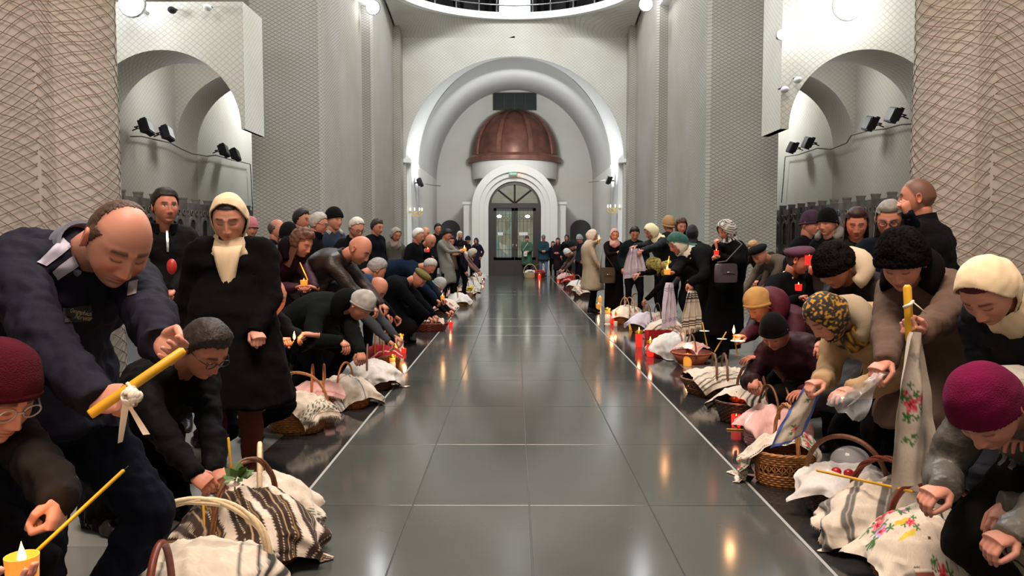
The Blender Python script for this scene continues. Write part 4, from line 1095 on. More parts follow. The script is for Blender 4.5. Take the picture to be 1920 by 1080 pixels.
def decal(B, quad, name, m, nu=8, nv=8, off=.004, col=None, label=None, thick=True):
    """a patch sewn on the garment; quad: its four corners as photo pixels"""
    me = B.body.data; vs = [B.origin + v.co for v in me.vertices]; bv = BVHTree.FromPolygons(vs, [tuple(q.vertices) for q in me.polygons])
    O = Vector((0, 0, CAM_Z)); G = []
    for j in range(nv + 1):
        row = []
        for i in range(nu + 1):
            a, b = i / nu, j / nv; u = (quad[0][0] * (1 - a) + quad[1][0] * a) * (1 - b) + (quad[3][0] * (1 - a) + quad[2][0] * a) * b
            v = (quad[0][1] * (1 - a) + quad[1][1] * a) * (1 - b) + (quad[3][1] * (1 - a) + quad[2][1] * a) * b
            dr = (at(u, v, 1) - O).normalized(); h = bv.ray_cast(O, dr)
            if h[0] is None: print('DECAL MISS', name, u, v); return None
            row.append(h[0] + h[1] * off)
        G.append(row)
    mb = MB(); mb.grid([r[::-1] for r in G]); return part(B, mb, name, m, label=label, parent=B.body)
UPV = Vector((0, 0, 1))
def Q(label, head, mode='stand', arms=None, face=0, S=None, hands=None, base=None, **kw):
    Hc = at(*head) if base is None else Vector(base[:3]); f = heading(face); l = Vector((-f.y, f.x, 0))
    if mode == 'stand':
        S = S or Hc.z / 1.585; pel = None; arms = arms or 'hang'; Pc = Vector((Hc.x, Hc.y, .95 * S))
    else:
        S = S or 1.0; L = .62 * S
        z = {'bend': .90 * S, 'lean': .94 * S, 'squat': .40}[mode]
        dz = Hc.z - z
        if abs(dz) > L * .97: z = Hc.z - math.copysign(L * .97, dz); dz = Hc.z - z
        off = -math.sqrt(max(.01, L * L - dz * dz)); pel = ('rel', off, z); arms = arms or 'reach'; Pc = Hc + f * off; Pc.z = z
        if mode == 'squat' and 'feet' not in kw: kw['feet'] = ((.16, .15), (.02, -.15))
        if mode in ('bend', 'lean') and 'feet' not in kw: kw['feet'] = ((.10, .12), (-.06, -.12))
    hd = {}
    for sd, nm in ((1, 'L'), (-1, 'R')):
        if arms == 'reach': hd[nm] = dict(at=Vector((Hc.x, Hc.y, max(.25, Hc.z - .50 * S))) + f * .16 + l * sd * .13, pose='pinch')
        elif arms == 'clasp': hd[nm] = dict(at=Pc + f * .24 + UPV * .10 + l * sd * .06, pose='grip', dir=tuple(-l * sd * .8 + f * .3), palm=tuple(-f))
        elif arms == 'hold': hd[nm] = dict(at=Pc + f * .34 + UPV * .26 + l * sd * .06, pose='grip', dir=tuple(f * .6 - l * sd * .5 + UPV * .1), palm=tuple(-l * sd))
    for k, v in (hands or {}).items():
        if v is None: hd.pop(k, None)
        else: hd[k] = v
    return person(label, head, face=face, pelvis=pel, S=S, hands=hd, base=base, **kw)
under = g_hair('under')
# ---- left side, near
B = person('balding man in a navy jacket with two light shoulder stripes bending over a big candle', (222, 455, 2.35), face=62, hface=46, pitch=40, roll=-8, pelvis=(80, 760, 2.55), S=1.08, hs=1.02, bulk=1.36, back=.10, sh=1.1, nk=(-.09, .02, .075),
           top='262633', kind='shell', bottom='20232f', shoes='101010', skin=2, hair='4a3528', stubble=.35, buzz=.7, recede=True, fat=.004, flush=.8, nose=1.15,
           hands={'R': dict(at=(176, 752, 1.98), pose='grip', dir=(.85, -.15, .12), palm=(.1, .75, -.5), hint=(-.4, -.5, -.5)), 'L': dict(at=(300, 640, 2.14), pose='pinch', dir=(.75, -.35, -.35), palm=(-.1, -.5, .3), hint=(.2, .5, -.5))},
           gear=[g_hair('crown', '4a3528'), g_collar('6b6f7c', .055, .088, 'shell')], key='jacket_man')
B = person('tall woman in a long black coat with a cream headscarf looking down', (430, 410, 4.4), face=8, hface=10, pitch=24, S=1.03, hs=1.08, top='121112', hem=.45, flare=1.35, bulk=1.3, sh=1.06, female=True, skin=2, hair='1c1412', bottom='6a3a34', 
           hands={'L': dict(at=(478, 622, 4.2), pose='grip', dir=(.5, -.6, -.4)), 'R': dict(at=(335, 660, 4.45), pose='relax')}, gear=[under, g_scarf('dcc2a0', tail=.26, open_=1.30, loose=.004)], key='scarf_woman')
B = person('young man with glasses squatting in a black jacket tying a sprig to a basket', (384, 655, 3.5), face=55, hface=62, pitch=40, pelvis=(235, 905, 3.75), S=1.02, hs=1.06, bulk=1.2, back=.10, top='0e0e0f', kind='shell', bottom='0c0c0d', feet=((.22, .16), (.05, -.16)),
           skin=1, hair='2b211b', hands={'R': dict(at=(365, 890, 3.2), pose='pinch', dir=(.7, -.2, -.4), palm=(.3, .3, -.7)), 'L': dict(at=(405, 880, 3.4), pose='pinch', dir=(.5, -.5, -.3), palm=(0, .3, -.7))}, gear=[g_hair('short', '2b211b', .016), g_glasses()], key='squat_man')
Q('young dark-haired man in a black zip jacket standing behind the woman in the cream scarf', (310, 388, 5.6), face=25, hface=42, pitch=2, eyes='open', top='121214', kind='shell', bulk=1.15, hair='1d1917', skin=1, hands={'L': dict(at=(322, 545, 5.35), pose='grip')}, gear=[g_hair('short', '1d1917', .015), g_collar('121214', .07, .085, 'shell')], key='young_man')
B = person('person in a maroon hat and glasses at the left edge lighting a thin candle', (-10, 738, 1.95), face=70, pitch=30, pelvis=(-230, 900, 2.1), S=1.0, bulk=1.2, top='2a2220', kind='shell', bottom='17171a', feet=((.2, .15), (-.05, -.15)), skin=2,
           hands={'L': dict(at=(112, 935, 1.80), pose='grip', dir=(-.05, -.35, -.9), palm=(-.9, -.1, .0), hint=(.3, .3, -.6)), 'R': dict(at=(-50, 1110, 1.55), pose='relax', dir=(.9, .1, .05), palm=(0, .2, .9))},
           gear=[g_beanie('4a1620', .050, -.03), g_glasses('b8b0a8')], key='corner_person')
person('grey-haired man in a dark suit squatting behind the black coat, lighting a candle', (511, 556, 4.9), face=60, hface=38, pitch=22, pelvis=(425, 705, 5.15), S=1.0, feet=((.0, .15), (-.1, -.15)), top='121214', kind='shell', hair='8a8482', skin=0, gear=[g_hair('rim', '8a8482'), g_collar('b8a8a8', .03, .07)],
  hands={'R': dict(at=(522, 640, 4.85), pose='grip', dir=(.8, -.4, .2)), 'L': dict(at=(588, 628, 4.85), pose='pinch', dir=(-.9, -.3, .1))}, key='suit_man')
B = person('person in a grey crochet hat and black hooded coat bowing low over the baskets', (676, 572, 6.3), face=78, pitch=48, pelvis=(562, 612, 6.7), S=1.02, bulk=1.3, back=.09, top='1b1f1e', bottom='101012', feet=((.14, .13), (-.1, -.13)), skin=0, hair='1a1414',
           hands={'R': dict(at=(640, 640, 6.0), pose='pinch', dir=(.6, -.5, -.4)), 'L': dict(at=(676, 660, 6.0), pose='pinch', dir=(.2, -.5, -.8))}, gear=[g_beanie('a8a49e', .045, -.04, .012, .010, .012, 'crochet_hat', .25), g_hood_down('131514', .085, lift=.03)], key='crochet')
Q('woman in a maroon padded jacket with brown curly hair holding a lit candle', (566, 456, 7.0), 'lean', 'hold', face=65, pitch=28, bulk=1.25, top='43202f', kind='puffer', quilt=.11, hair='5a3626', female=True, gear=[g_hair('curly', '5e3a28'), g_hood_down('1a1216', .075)], key='maroon_woman', skin=0, hands={'R': dict(at=(556, 540, 6.78), pose='grip', dir=(.7, -.4, .2)), 'L': dict(at=(590, 540, 6.8), pose='grip', dir=(-.6, -.5, .2))})
Q('bald man in a brown leather jacket leaning forward', (674, 468, 7.2), 'bend', face=78, pitch=38, S=1.04, hs=1.06, bulk=1.2, top='33241f', kind='leather', skin=0, gear=[g_collar('2a1d19', .06, .085, 'leather')], stubble=.2)
Q('bald man with a blue hood bending behind the person in the crochet hat', (706, 541, 7.5), 'bend', face=80, pitch=50, hs=1.03, top='4a4e55', kind='shell', skin=0, gear=[g_hood_down('31466b', .09, lift=.03)], S=.98)
Q('grey-haired man bending just behind the bald man with the blue hood', (706, 506, 8.3), 'bend', face=120, pitch=35, top='1a1c22', hair='8f8a86', gear=[g_hair('short', '8f8a86')])
Q('man in a black fur cap and blue jacket standing against the grey pillar', (626, 412, 9.0), face=60, pitch=4, top='2d3b54', kind='puffer', bulk=1.25, skin=2, gear=[g_beanie('121212', .045, -.01, .02, .014, .012, 'fur_cap'), g_hood_down('a5a29c', .055)])
Q('white-haired man with glasses in a black coat behind the leather jacket', (668, 428, 8.6), face=45, pitch=24, top='16171c', bulk=1.2, hair='c9c4bd', skin=2, gear=[g_hair('short', 'c9c4bd', .008), g_glasses('3a3030'), g_collar('16171c', .06)])
Q('grey-haired man with dark glasses in a black coat, in profile', (597, 420, 8.4), face=92, pitch=14, top='141416', bulk=1.2, hair='b0a9a2', gear=[g_hair('short', 'a8a19a', .007), g_glasses('141414'), g_collar('141416', .09)])
Q('dark-haired man half hidden between the profile man and the pillar', (566, 412, 9.5), face=75, pitch=8, top='17171a', hair='1c1816', gear=[g_hair('short', '1c1816', .014)])
Q('balding man in a dark blue coat at the left end of the standing row', (519, 430, 8.8), face=85, pitch=6, top='20242e', hair='4a423c', gear=[g_hair('rim', '4a423c')], buzz=.2)
Q('person in a round black knit hat behind the maroon jacket', (541, 440, 8.1), face=150, pitch=5, top='1c1a20', gear=[g_beanie('131214', .04, -.04)])
Q('person in a pink knit hat behind the shoulder of the cream-scarf woman', (470, 428, 9.3), face=30, pitch=8, top='2a2a30', gear=[g_beanie('b5707a', .03, -.03)])
Q('dark-haired man in a black coat next to the grey-coat woman', (707, 426, 12.0), face=60, pitch=14, top='14161d', bulk=1.25, hem=.6, hair='2b2320', gear=[g_hair('short', '2b2320')])
Q('woman in a long grey coat with a taupe headscarf', (742, 440, 12.4), face=40, pitch=22, top='57564f', hem=.30, flare=1.2, female=True, gear=[under, g_scarf('8c8175', open_=1.15)], hair='2b1f1a', hands={'L': None})
Q('white-haired man in a black coat beside the white jamb', (784, 442, 12.0), face=75, pitch=18, top='121317', hem=.5, bulk=1.2, hair='d5d2cc', gear=[g_hair('short', 'd5d2cc', .010)])
Q('bald man with a pink scalp far behind the white-haired man', (797, 437, 15.0), face=70, pitch=16, top='1a1c1e')
Q('bald man in a black coat with a yellow-lit scalp', (807, 452, 13.0), 'lean', 'hold', face=50, pitch=36, top='131418', skin=0, key='bald_black')
Q('dark-haired man in a light grey jacket bowing his head over a candle', (838, 440, 16.0), face=65, pitch=34, arms='hold', top='75736c', hair='17130f', hem=.5, gear=[g_hair('short', '17130f', .014)], key='grey_jacket')
Q('grey-haired man in a navy jacket bent over with a red-lit face', (805, 499, 11.8), 'bend', face=76, pitch=48, top='1c2a3f', bulk=1.25, hair='b8b2aa', gear=[g_hair('short', 'b0aaa2', .007)], key='navy_bent')
Q('person in an olive hat and black coat crouching with the back turned', (786, 522, 10.2), 'squat', face=80, pitch=55, S=1.0, bulk=1.45, back=.12, top='101216', gear=[g_beret('6a6038', tilt=0, big=.9)])
Q('person in a pale grey knit hat crouching by the flower baskets', (822, 534, 12.2), 'squat', face=80, pitch=55, top='191b1f', gear=[g_beanie('a5a4a2', .03, -.05)], S=.95)
Q('long-haired woman in a dark coat and black hat seen from behind', (868, 462, 17.5), face=110, pitch=25, S=.90, top='1b1a22', hair='3a2a22', gear=[g_hair('long', '33251e'), g_beanie('141315', .04, -.03)])
Q('white-haired person standing before the dark side door', (862, 441, 24.0), face=40, pitch=12, top='242026', hair='d8d2ca', gear=[g_hair('bob', 'd8d2ca')])
Q('person in a navy knit hat near the left side of the portal', (877, 450, 24.5), face=50, pitch=14, top='2a2830', gear=[g_beanie('1c2438', .04, -.02)])
Q('person in a cream shawl bending over the far left baskets', (886, 474, 20.0), 'bend', face=80, pitch=40, top='7a5a58', gear=[g_scarf('b8ada0')])
Q('person in a purple coat with a hood standing left of the portal', (893, 452, 27.0), face=-20, pitch=14, top='2f2536', hem=.4, gear=[g_scarf('2b2230')])
Q('woman with a red-lit face holding a candle behind the grey jacket', (846, 452, 17.2), face=20, pitch=20, arms='hold', top='5a4a42', hair='2a1c16', gear=[g_hair('long', '2a1c16')], key='redlit')
Q('dark-haired man far behind the light grey jacket', (821, 429, 20.0), face=30, pitch=8, top='1f2022', hair='17130f', gear=[g_hair('short', '17130f')])
# ---- by the doors
Q('woman in a green coat with a small white bag waiting at the glazed door', (988, 448, 28.6), face=0, pitch=5, arms='clasp', top='42614f', hem=.45, bulk=1.2, gear=[g_beanie('4a3a34', .05, 0)], key='green_coat')
Q('man in a teal coat, flat cap and jeans waiting at the right door leaf', (1019, 447, 28.6), face=0, pitch=8, arms='clasp', top='2e4750', bottom='5f7690', hem=.62, bulk=1.2, gear=[g_cap('6a6a64')])
Q('small woman in dark clothes beside the portal', (1037, 458, 29.2), face=-10, pitch=10, top='1c1e26', hair='3a2c24', gear=[g_hair('bob', '3a2c24')])
Q('woman in a wine-coloured top with folded hands right of the portal', (1046, 452, 28.0), face=-15, pitch=10, arms='clasp', top='2e1f2a', hem=.3, hair='2a1e1a', gear=[g_hair('bob', '2a1e1a')])
Q('tall person in a dark hooded coat right of the portal', (1063, 446, 26.0), face=-20, pitch=8, top='1a1c20', hem=.4, gear=[g_scarf('25262a')])
Q('person in a dark teal jacket bending before the right side door', (1073, 462, 24.0), 'lean', face=-70, pitch=30, top='24464a', gear=[g_beanie('1d2024', .04, -.02)])
Q('person in a grey knit hat near the right side door', (1087, 448, 21.5), face=-60, pitch=18, top='2a2c33', gear=[g_beanie('9a9a9e', .03, -.03)])
Q('person in a white knit hat bending over the far right baskets', (1064, 474, 23.0), 'bend', face=-70, pitch=40, top='5a4a46', gear=[g_beanie('d8d6d0', .03, -.03)])
# ---- right side, far to near
Q('woman in a beige trench coat with a candle-lit scarf', (1110, 442, 14.6), face=95, hface=80, pitch=12, top='a8957d', bottom='131316', hem=.44, flare=1.15, bulk=1.15, female=True, gear=[under, g_scarf('c9b3a2', open_=1.0, loose=.006)], hands={'L': dict(at=(1122, 452, 14.25), pose='grip', dir=(.2, -.3, .8)), 'R': dict(at=(1128, 505, 14.35), pose='relax')}, key='trench')
Q('woman in black with a dusty pink headscarf holding a lit cup', (1152, 440, 14.2), face=12, hface=5, pitch=16, arms='hold', top='171315', hem=.12, female=True, gear=[under, g_scarf('bb9088', open_=1.15)], key='pink_scarf')
Q('dark-haired man in a dark green jacket behind the pink-scarf woman', (1190, 438, 13.4), face=0, pitch=28, top='1a2527', hair='14110f', gear=[g_hair('short', '14110f', .015)])
Q('woman in a cream headscarf and dark puffer reaching out with a towel', (1221, 434, 11.8), 'lean', face=-72, pitch=26, bulk=1.25, top='161b22', kind='puffer', quilt=.12, female=True, gear=[g_scarf('ded2a8')], hands={'R': dict(at=(1190, 462, 11.3), pose='pinch', dir=(-.8, -.2, -.3)), 'L': dict(at=(1205, 470, 11.2), pose='pinch')}, key='cream_right')
Q('woman in a yellow flowered headscarf bending low', (1226, 497, 11.4), 'bend', face=-80, pitch=48, top='15120f', gear=[g_scarf('8f8a4a', 'yellow_floral')], hands={'R': dict(at=(1196, 514, 11.1), pose='pinch', dir=(-.8, -.2, -.3))})
Q('person in a grey coat bending behind the yellow headscarf', (1262, 478, 12.6), 'bend', face=-60, pitch=45, top='5a5456', bulk=1.3, gear=[g_beanie('3a3638', .04, -.02)])
Q('woman with a white and green flowered headscarf in a long black coat with a cup', (1270, 456, 9.0), 'lean', face=-76, pitch=32, S=1.02, bulk=1.3, top='191b1b', hem=.12, flare=1.4, female=True, gear=[g_scarf('d9d6c8', 'floral_green', loose=.006)],
  hands={'R': dict(at=(1262, 512, 8.6), pose='grip', dir=(-.8, -.3, .1), palm=(0, .3, .6)), 'L': dict(at=(1292, 532, 8.6), pose='grip', dir=(.3, -.3, -.9))}, key='green_scarf')
Q('woman in a houndstooth headscarf and black coat raising a hand to her face', (1362, 432, 8.8), face=-74, pitch=22, bulk=1.3, top='0f1012', hem=.3, gear=[g_scarf('c9c6be', 'houndstooth', loose=.01)], hands={'R': dict(at=(1343, 462, 8.5), pose='grip', dir=(-.2, -.1, .95), palm=(.8, 0, 0)), 'L': dict(at=(1350, 482, 8.5), pose='grip', dir=(-.7, 0, .2))}, female=True, key='hound')
Q('person in a tan fur hat beside the far right pillar', (1254, 422, 13.4), face=-160, pitch=6, top='2a2622', gear=[g_beanie('a07c58', .03, -.05, .03, .02, .02, 'fur_hat')])
Q('woman with curly auburn hair beside the tan fur hat', (1277, 425, 13.0), face=10, pitch=10, top='1c1a1c', hair='4a2a1e', gear=[g_hair('curly', '4a2a1e')])
Q('person in a black hood with the back turned by the right pillar', (1298, 437, 12.0), face=160, pitch=5, top='121214', gear=[g_scarf('121214', loose=.01)])
Q('person in a black beret bowing behind the houndstooth scarf', (1424, 478, 9.6), 'bend', face=-60, pitch=40, top='5f5348', gear=[g_beret('141416')])
Q('woman with a blonde ponytail seated behind the black beret', (1413, 466, 11.2), 'lean', face=-40, pitch=30, S=.92, top='3a3230', hair='b0885c', gear=[g_hair('bob', 'b0885c')])
Q('person bowing in a brown coat far behind on the right', (1448, 490, 10.6), 'bend', face=-50, pitch=40, top='4a3a30', gear=[g_beanie('2a2420', .03, -.03)], S=.95)
person('elderly woman in a purple beret holding up a red candle', (1497, 488, 6.3), face=30, pelvis=('rel', -.12, .62), feet=((.3, .12), (.22, -.12)), hface=65, pitch=14, S=.92, bulk=1.25, top='15161a', female=True, gear=[under, g_beret('5a3e4e', big=.95), g_collar('d8d4cc', .03, .07)], hair='3a2c2c', hands={'L': dict(at=(1520, 515, 6.1), pose='grip', dir=(.0, -.2, .95), palm=(.6, 0, 0)), 'R': dict(at=(1497, 560, 6.0), pose='grip')}, key='purple_beret')
Q('person in a dark purple knit hat by the carved stalls', (1519, 420, 8.0), face=40, pitch=10, top='1a1b20', gear=[g_beanie('3f2c3c', .03, -.03)])
Q('person in a black knit hat and grey scarf by the carved stalls', (1552, 418, 7.3), face=-55, pitch=10, top='15161a', gear=[g_beanie('101012', .035, -.03), g_hood_down('77736f', .06, lift=.01)])
Q('woman with dark red hair looking down, without a hat', (1606, 420, 5.9), face=-12, hface=-22, pitch=20, top='2b2624', bulk=1.15, hair='2a1112', female=True, gear=[g_hair('bob', '2d1213', .014)], skin=1)
Q('grey-haired person in navy raising a fist to the forehead', (1668, 412, 5.0), face=-8, hface=-30, pitch=22, top='18202c', hair='7a7670', gear=[g_hair('bob', '7d7972'), g_glasses('221c1c')], hands={'L': dict(at=(1702, 400, 4.66), pose='grip', dir=(-.35, -.1, .9), palm=(-.3, .5, .2), hint=(.3, .5, -.5))})
Q('tall man with a shaved head in a black uniform seen from behind', (1720, 372, 4.9), face=-138, hface=-122, pitch=4, bulk=1.12, sh=1.08, top='131419', kind='shell', hair='2a221e', buzz=.75, gear=[g_collar('131419', .07, .085, 'shell', open_=20)], skin=1)
B = person('woman in a black fur hat with a big cream hood on her shoulders', (1566, 500, 4.5), face=-70, hface=-62, pitch=40, pelvis=(1655, 660, 4.75), S=1.0, bulk=1.25, top='2a1f21', kind='puffer', hair='2a1d1a', skin=1, female=True, feet=((.1, .12), (-.1, -.12)), hem=.35,
           hands={'R': dict(at=(1545, 640, 4.3), pose='relax'), 'L': dict(at=(1590, 650, 4.3), pose='relax')}, gear=[under, g_beanie('15110f', .020, -.03, .034, 0, .004, 'fur_hat', .6, M_FUR, .0045), g_hood_down('c2b096', .075, name='cream_hood', w=.13, lift=.05)])
B = person('woman in a big black fur hat and brown sheepskin jacket holding a thick yellow candle', (1692, 492, 3.5), face=-62, hface=-40, pitch=34, pelvis=(1800, 700, 3.75), S=1.03, bulk=1.32, back=.07, top='675348', kind='wool', bottom='121215', hair='1c1412', skin=2, female=True, feet=((.1, .12), (-.12, -.12)), hem=.5,
           hands={'L': dict(at=(1728, 622, 3.05), pose='grip', dir=(-.75, -.3, .15), palm=(-.1, .3, .9), hint=(-.3, .6, -.5)), 'R': dict(at=(1662, 678, 3.25), pose='pinch', dir=(-.65, -.3, -.35))}, gear=[under, g_beanie('131012', .045, -.055, .036, 0, .012, 'fur_hat', .6, M_FUR, .005), g_hood_down('1a1413', .07, kind='wool', name='dark_scarf', lift=.02)], key='candle_woman')
B = person('woman in a cream kerchief and navy padded jacket at the right edge', (1852, 545, 2.75), face=-60, hface=-58, pitch=50, pelvis=(1990, 790, 3.0), S=1.0, bulk=1.3, back=.08, top='191b26', kind='puffer', quilt=.14, bottom='0e0f12', hair='4a141e', skin=2, female=True, feet=((.1, .12), (-.1, -.12)), hem=.45,
           hands={'R': dict(at=(1905, 850, 2.95), pose='relax', dir=(-.3, -.3, -.8)), 'L': dict(at=(1935, 800, 2.5), pose='relax')}, gear=[g_hair('under', '4a141e'), g_scarf('ecd2ab', open_=1.28, loose=.006, wrap=.84)], key='kerchief')
B = person('woman in a tan knit beanie and a red hooded jacket leaning over a lit candle', (1424, 572, 5.6), face=-68, pitch=36, pelvis=(1500, 660, 5.85), S=.98, bulk=1.25, top='4c1d2c', kind='puffer', bottom='17171a', hair='5a3a2a', female=True, feet=((.12, .13), (-.1, -.13)),
           hands={'R': dict(at=(1394, 632, 5.4), pose='grip', dir=(-.7, -.4, .1)), 'L': dict(at=(1420, 670, 5.35), pose='relax')}, gear=[under, g_beanie('b58c56', .055, -.04, .016, .014, .012), g_hood_down('5e1c2c', .10, kind='puffer', lift=.05)], key='tan_beanie')
B = person('woman in a black beanie and dark maroon padded coat crouching at a basket', (1452, 622, 5.1), face=-38, pitch=42, pelvis=(1535, 745, 5.35), S=.98, bulk=1.25, top='38171f', kind='puffer', quilt=.12, bottom='1a1513', hair='2a1d1a', female=True, feet=((.24, .15), (.1, -.15)),
           hands={'R': dict(at=(1415, 712, 5.1), pose='pinch', dir=(-.3, -.5, -.7)), 'L': dict(at=(1505, 735, 4.9), pose='relax')}, gear=[under, g_beanie('121113', .05, -.035, .014, .012, .014)])
B = person('woman in a black and gold flowered headscarf and beige coat bending to a basket', (1548, 592, 3.9), face=-72, pitch=46, pelvis=(1690, 690, 4.15), S=1.0, bulk=1.28, back=.08, top='ab8d69', bottom='0f0f11', hair='5a3a2a', skin=2, female=True, feet=((.1, .12), (-.1, -.12)),
           hands={'R': dict(at=(1540, 716, 3.85), pose='pinch', dir=(-.85, -.3, -.1)), 'L': dict(at=(1600, 730, 3.55), pose='relax')}, gear=[g_scarf('2c2723', 'gold_floral', open_=.98), g_hood_down('a3937c', .07, lift=.0)], key='beige_coat')
B = person('person in a fuchsia knit hat and shiny grey patterned jacket crouching over the front basket', (1852, 765, 2.35), face=-58, pitch=52, pelvis=(2010, 860, 2.65), S=1.0, hs=1.08, bulk=1.3, back=.10, quilt=.13, top='5a554e', kind='leather', bottom='2b2b25', hair='2a1d1a', skin=2, feet=((.2, .15), (0, -.15)),
           hands={'R': dict(at=(1772, 918, 2.5), pose='pinch', dir=(-.85, -.25, -.1), palm=(-.1, .1, -.9)), 'L': dict(at=(1890, 950, 2.45), pose='relax', dir=(-.6, -.5, -.4))}, gear=[under, g_beanie('661238', .050, -.045, .016, .0, .022), g_hood_down('8a8478', .07, kind='leather')], key='fuchsia')
B = person('person mostly outside the right edge reaching in with a grey sleeve', (2120, 760, 2.05), face=-70, pitch=30, pelvis=(2280, 1000, 2.2), S=1.0, bulk=1.25, top='77726a', kind='leather', bottom='2b2b25', skin=2, feet=((.2, .15), (0, -.15)), hands={'R': dict(at=(1895, 1005, 2.3), pose='pinch', dir=(-.85, -.25, -.1), palm=(-.1, .1, -.9)), 'L': dict(at=(2000, 1080, 1.8), pose='relax')}, gear=[g_beanie('2a2a2a')])
# ---- on the gallery
for i, (x, dy, c) in enumerate(((-2.6, .0, '1a1c26'), (-1.7, .3, '20202a'), (-.75, .35, '141828'), (.85, .35, '14182a'), (1.7, .3, '2a2622'), (2.5, 0, '26262a'))):
    y = 20 + math.sqrt(3.95 ** 2 - x * x) + dy
    Q(('leftmost person in dark clothes behind the gallery railing', 'second person from the left behind the gallery railing', 'dark figure just left of the frosted gallery panel', 'dark figure just right of the frosted gallery panel', 'second person from the right behind the gallery railing', 'rightmost person in dark clothes behind the gallery railing')[i], None, base=(x, y, 8.11 + 1.585, 8.11), S=1.0, face=0, pitch=20, top=c, hair='2a1f1a', gear=[g_hair('short')], group='people on the gallery')
# ================================================================== baskets, towels, candles
M_W = {'tan': mat('wicker_tan', hexc('a9703c'), .6, noise=.3, nscale=60), 'brown': mat('wicker_brown', hexc('6e4527'), .55, noise=.3, nscale=60), 'dark': mat('wicker_dark', hexc('43291c'), .5, noise=.3, nscale=60), 'red': mat('wicker_red', hexc('7a3522'), .42, noise=.25, nscale=40),
       'orange': mat('wicker_orange', hexc('b8682e'), .55, noise=.25, nscale=60), 'cream': mat('wicker_cream', hexc('dcc59c'), .7, noise=.15, nscale=60), 'terra': mat('terracotta', hexc('a8573c'), .7, noise=.12), 'pink': mat('pink_plastic', hexc('d8a0a0'), .5)}
_bm = {}
def bring(a, b, z, n, amp=0., ph=0., k=0):
    return [(a * math.cos(t) * (1 + amp * math.cos(k * t + ph)), b * math.sin(t) * (1 + amp * math.cos(k * t + ph)), z) for t in [2 * math.pi * i / n for i in range(n)]]
def basket(label, loc, rz=0., col='tan', a=.20, b=.15, h=.15, flare=1.25, hh=.22, hcol=None, handles=1, hdir=0, detail=1, style='weave', hr=.009, name='wicker_basket', tw=True):
    root = empty(name, loc, rz); key = (col, round(a, 3), round(b, 3), h, flare, detail, style)
    m = M_W[col]; a1, b1 = a * flare, b * flare
    if key not in _bm:
        w = MB(); rows = max(5, int(h / (.014 if detail > 1 else .02))); ns = 26 if detail > 1 else 16; n = ns * 2
        if style == 'bowl':
            w.lathe([(.6 * a, 0), (a, .02), (a1, h), (a1 * .96, h), (a * .9, .03)], 28)
        else:
            for i in range(rows):
                q = (i + .5) / rows; aa, bb = a + (a1 - a) * q, b + (b1 - b) * q
                if style == 'open' and .35 < q < .7: continue
                w.tube(bring(aa, bb, .012 + q * (h - .02), n, .016 if detail > 1 else .014, math.pi * (i % 2), ns), h / rows * .52, 4 if detail > 1 else 3, closed=True)
            if style == 'open':
                for k in range(ns):
                    for sg in (1, -1):
                        t0 = 2 * math.pi * k / ns; t1 = t0 + sg * 2 * math.pi * 1.5 / ns; P = []
                        for q, t in ((.33, t0), (.72, t1)):
                            aa, bb = a + (a1 - a) * q, b + (b1 - b) * q; P.append((aa * math.cos(t), bb * math.sin(t), q * h))
                        w.tube(P, .005, 4)
            for k in range(ns):
                t = 2 * math.pi * (k + .5) / ns; w.tube([(a * math.cos(t), b * math.sin(t), .004), (a1 * math.cos(t), b1 * math.sin(t), h - .004)], .0045, 4)
        bs = MB(); bs.add(bring(a * .97, b * .97, .008, 24) + bring(a * .97, b * .97, .0, 24), [tuple(range(24)), tuple(reversed(range(24, 48)))] + [(k, 24 + k, 24 + (k + 1) % 24, (k + 1) % 24) for k in range(24)])
        rm = MB(); nr = 48 if detail > 1 else 28
        for ph in (0, math.pi * 2 / 3, math.pi * 4 / 3):
            P = []
            for i in range(nr):
                t = 2 * math.pi * i / nr; tw_ = 9 * t + ph; r = .006 * math.cos(tw_)
                P.append(((a1 + r) * math.cos(t), (b1 + r) * math.sin(t), h + .006 * math.sin(tw_)))
            rm.tube(P, .0068, 5, closed=True)
        _bm[key] = (w.mesh('woven_wall', m), bs.mesh('base', m, False), rm.mesh('rim', m))
    wo = link('woven_wall' if style != 'bowl' else 'bowl_wall', _bm[key][0], root)
    if style != 'bowl': wo['kind'] = 'stuff'
    link('base', _bm[key][1], root); link('rim', _bm[key][2], root)
    hm_ = M_W[hcol or col]
    for k in range(handles):
        off = 0 if handles == 1 else (k - .5) * .09
        g = MB(); ca, sa = math.cos(hdir), math.sin(hdir)
        def hp(t, r=0, ph=0):
            q = math.pi * t; x = b1 * math.cos(q) if abs(hdir) < .1 else a1 * math.cos(q); z = h - .04 + (hh + .04) * math.sin(q) ** .85
            v = Vector((off, x, z)) if abs(hdir) < .1 else Vector((x, off, z))
            return v + Vector((r * math.cos(ph), 0, 0)) + Vector((0, r * math.sin(ph) * math.cos(q), r * math.sin(ph) * math.sin(q)))
        ns_ = 28
        if tw and detail > 1:
            for ph in (0, 2.1, 4.2): g.tube([hp(i / ns_, hr * .62, ph + i * .55) for i in range(ns_ + 1)], hr * .66, 6)
        else: g.tube([hp(i / ns_) for i in range(ns_ + 1)], hr, 6)
        g.build('handle', hm_, root)
    tag(root, label, 'basket')
    root['rim'] = h; return (root, Vector(loc), rz, a1, b1, h)

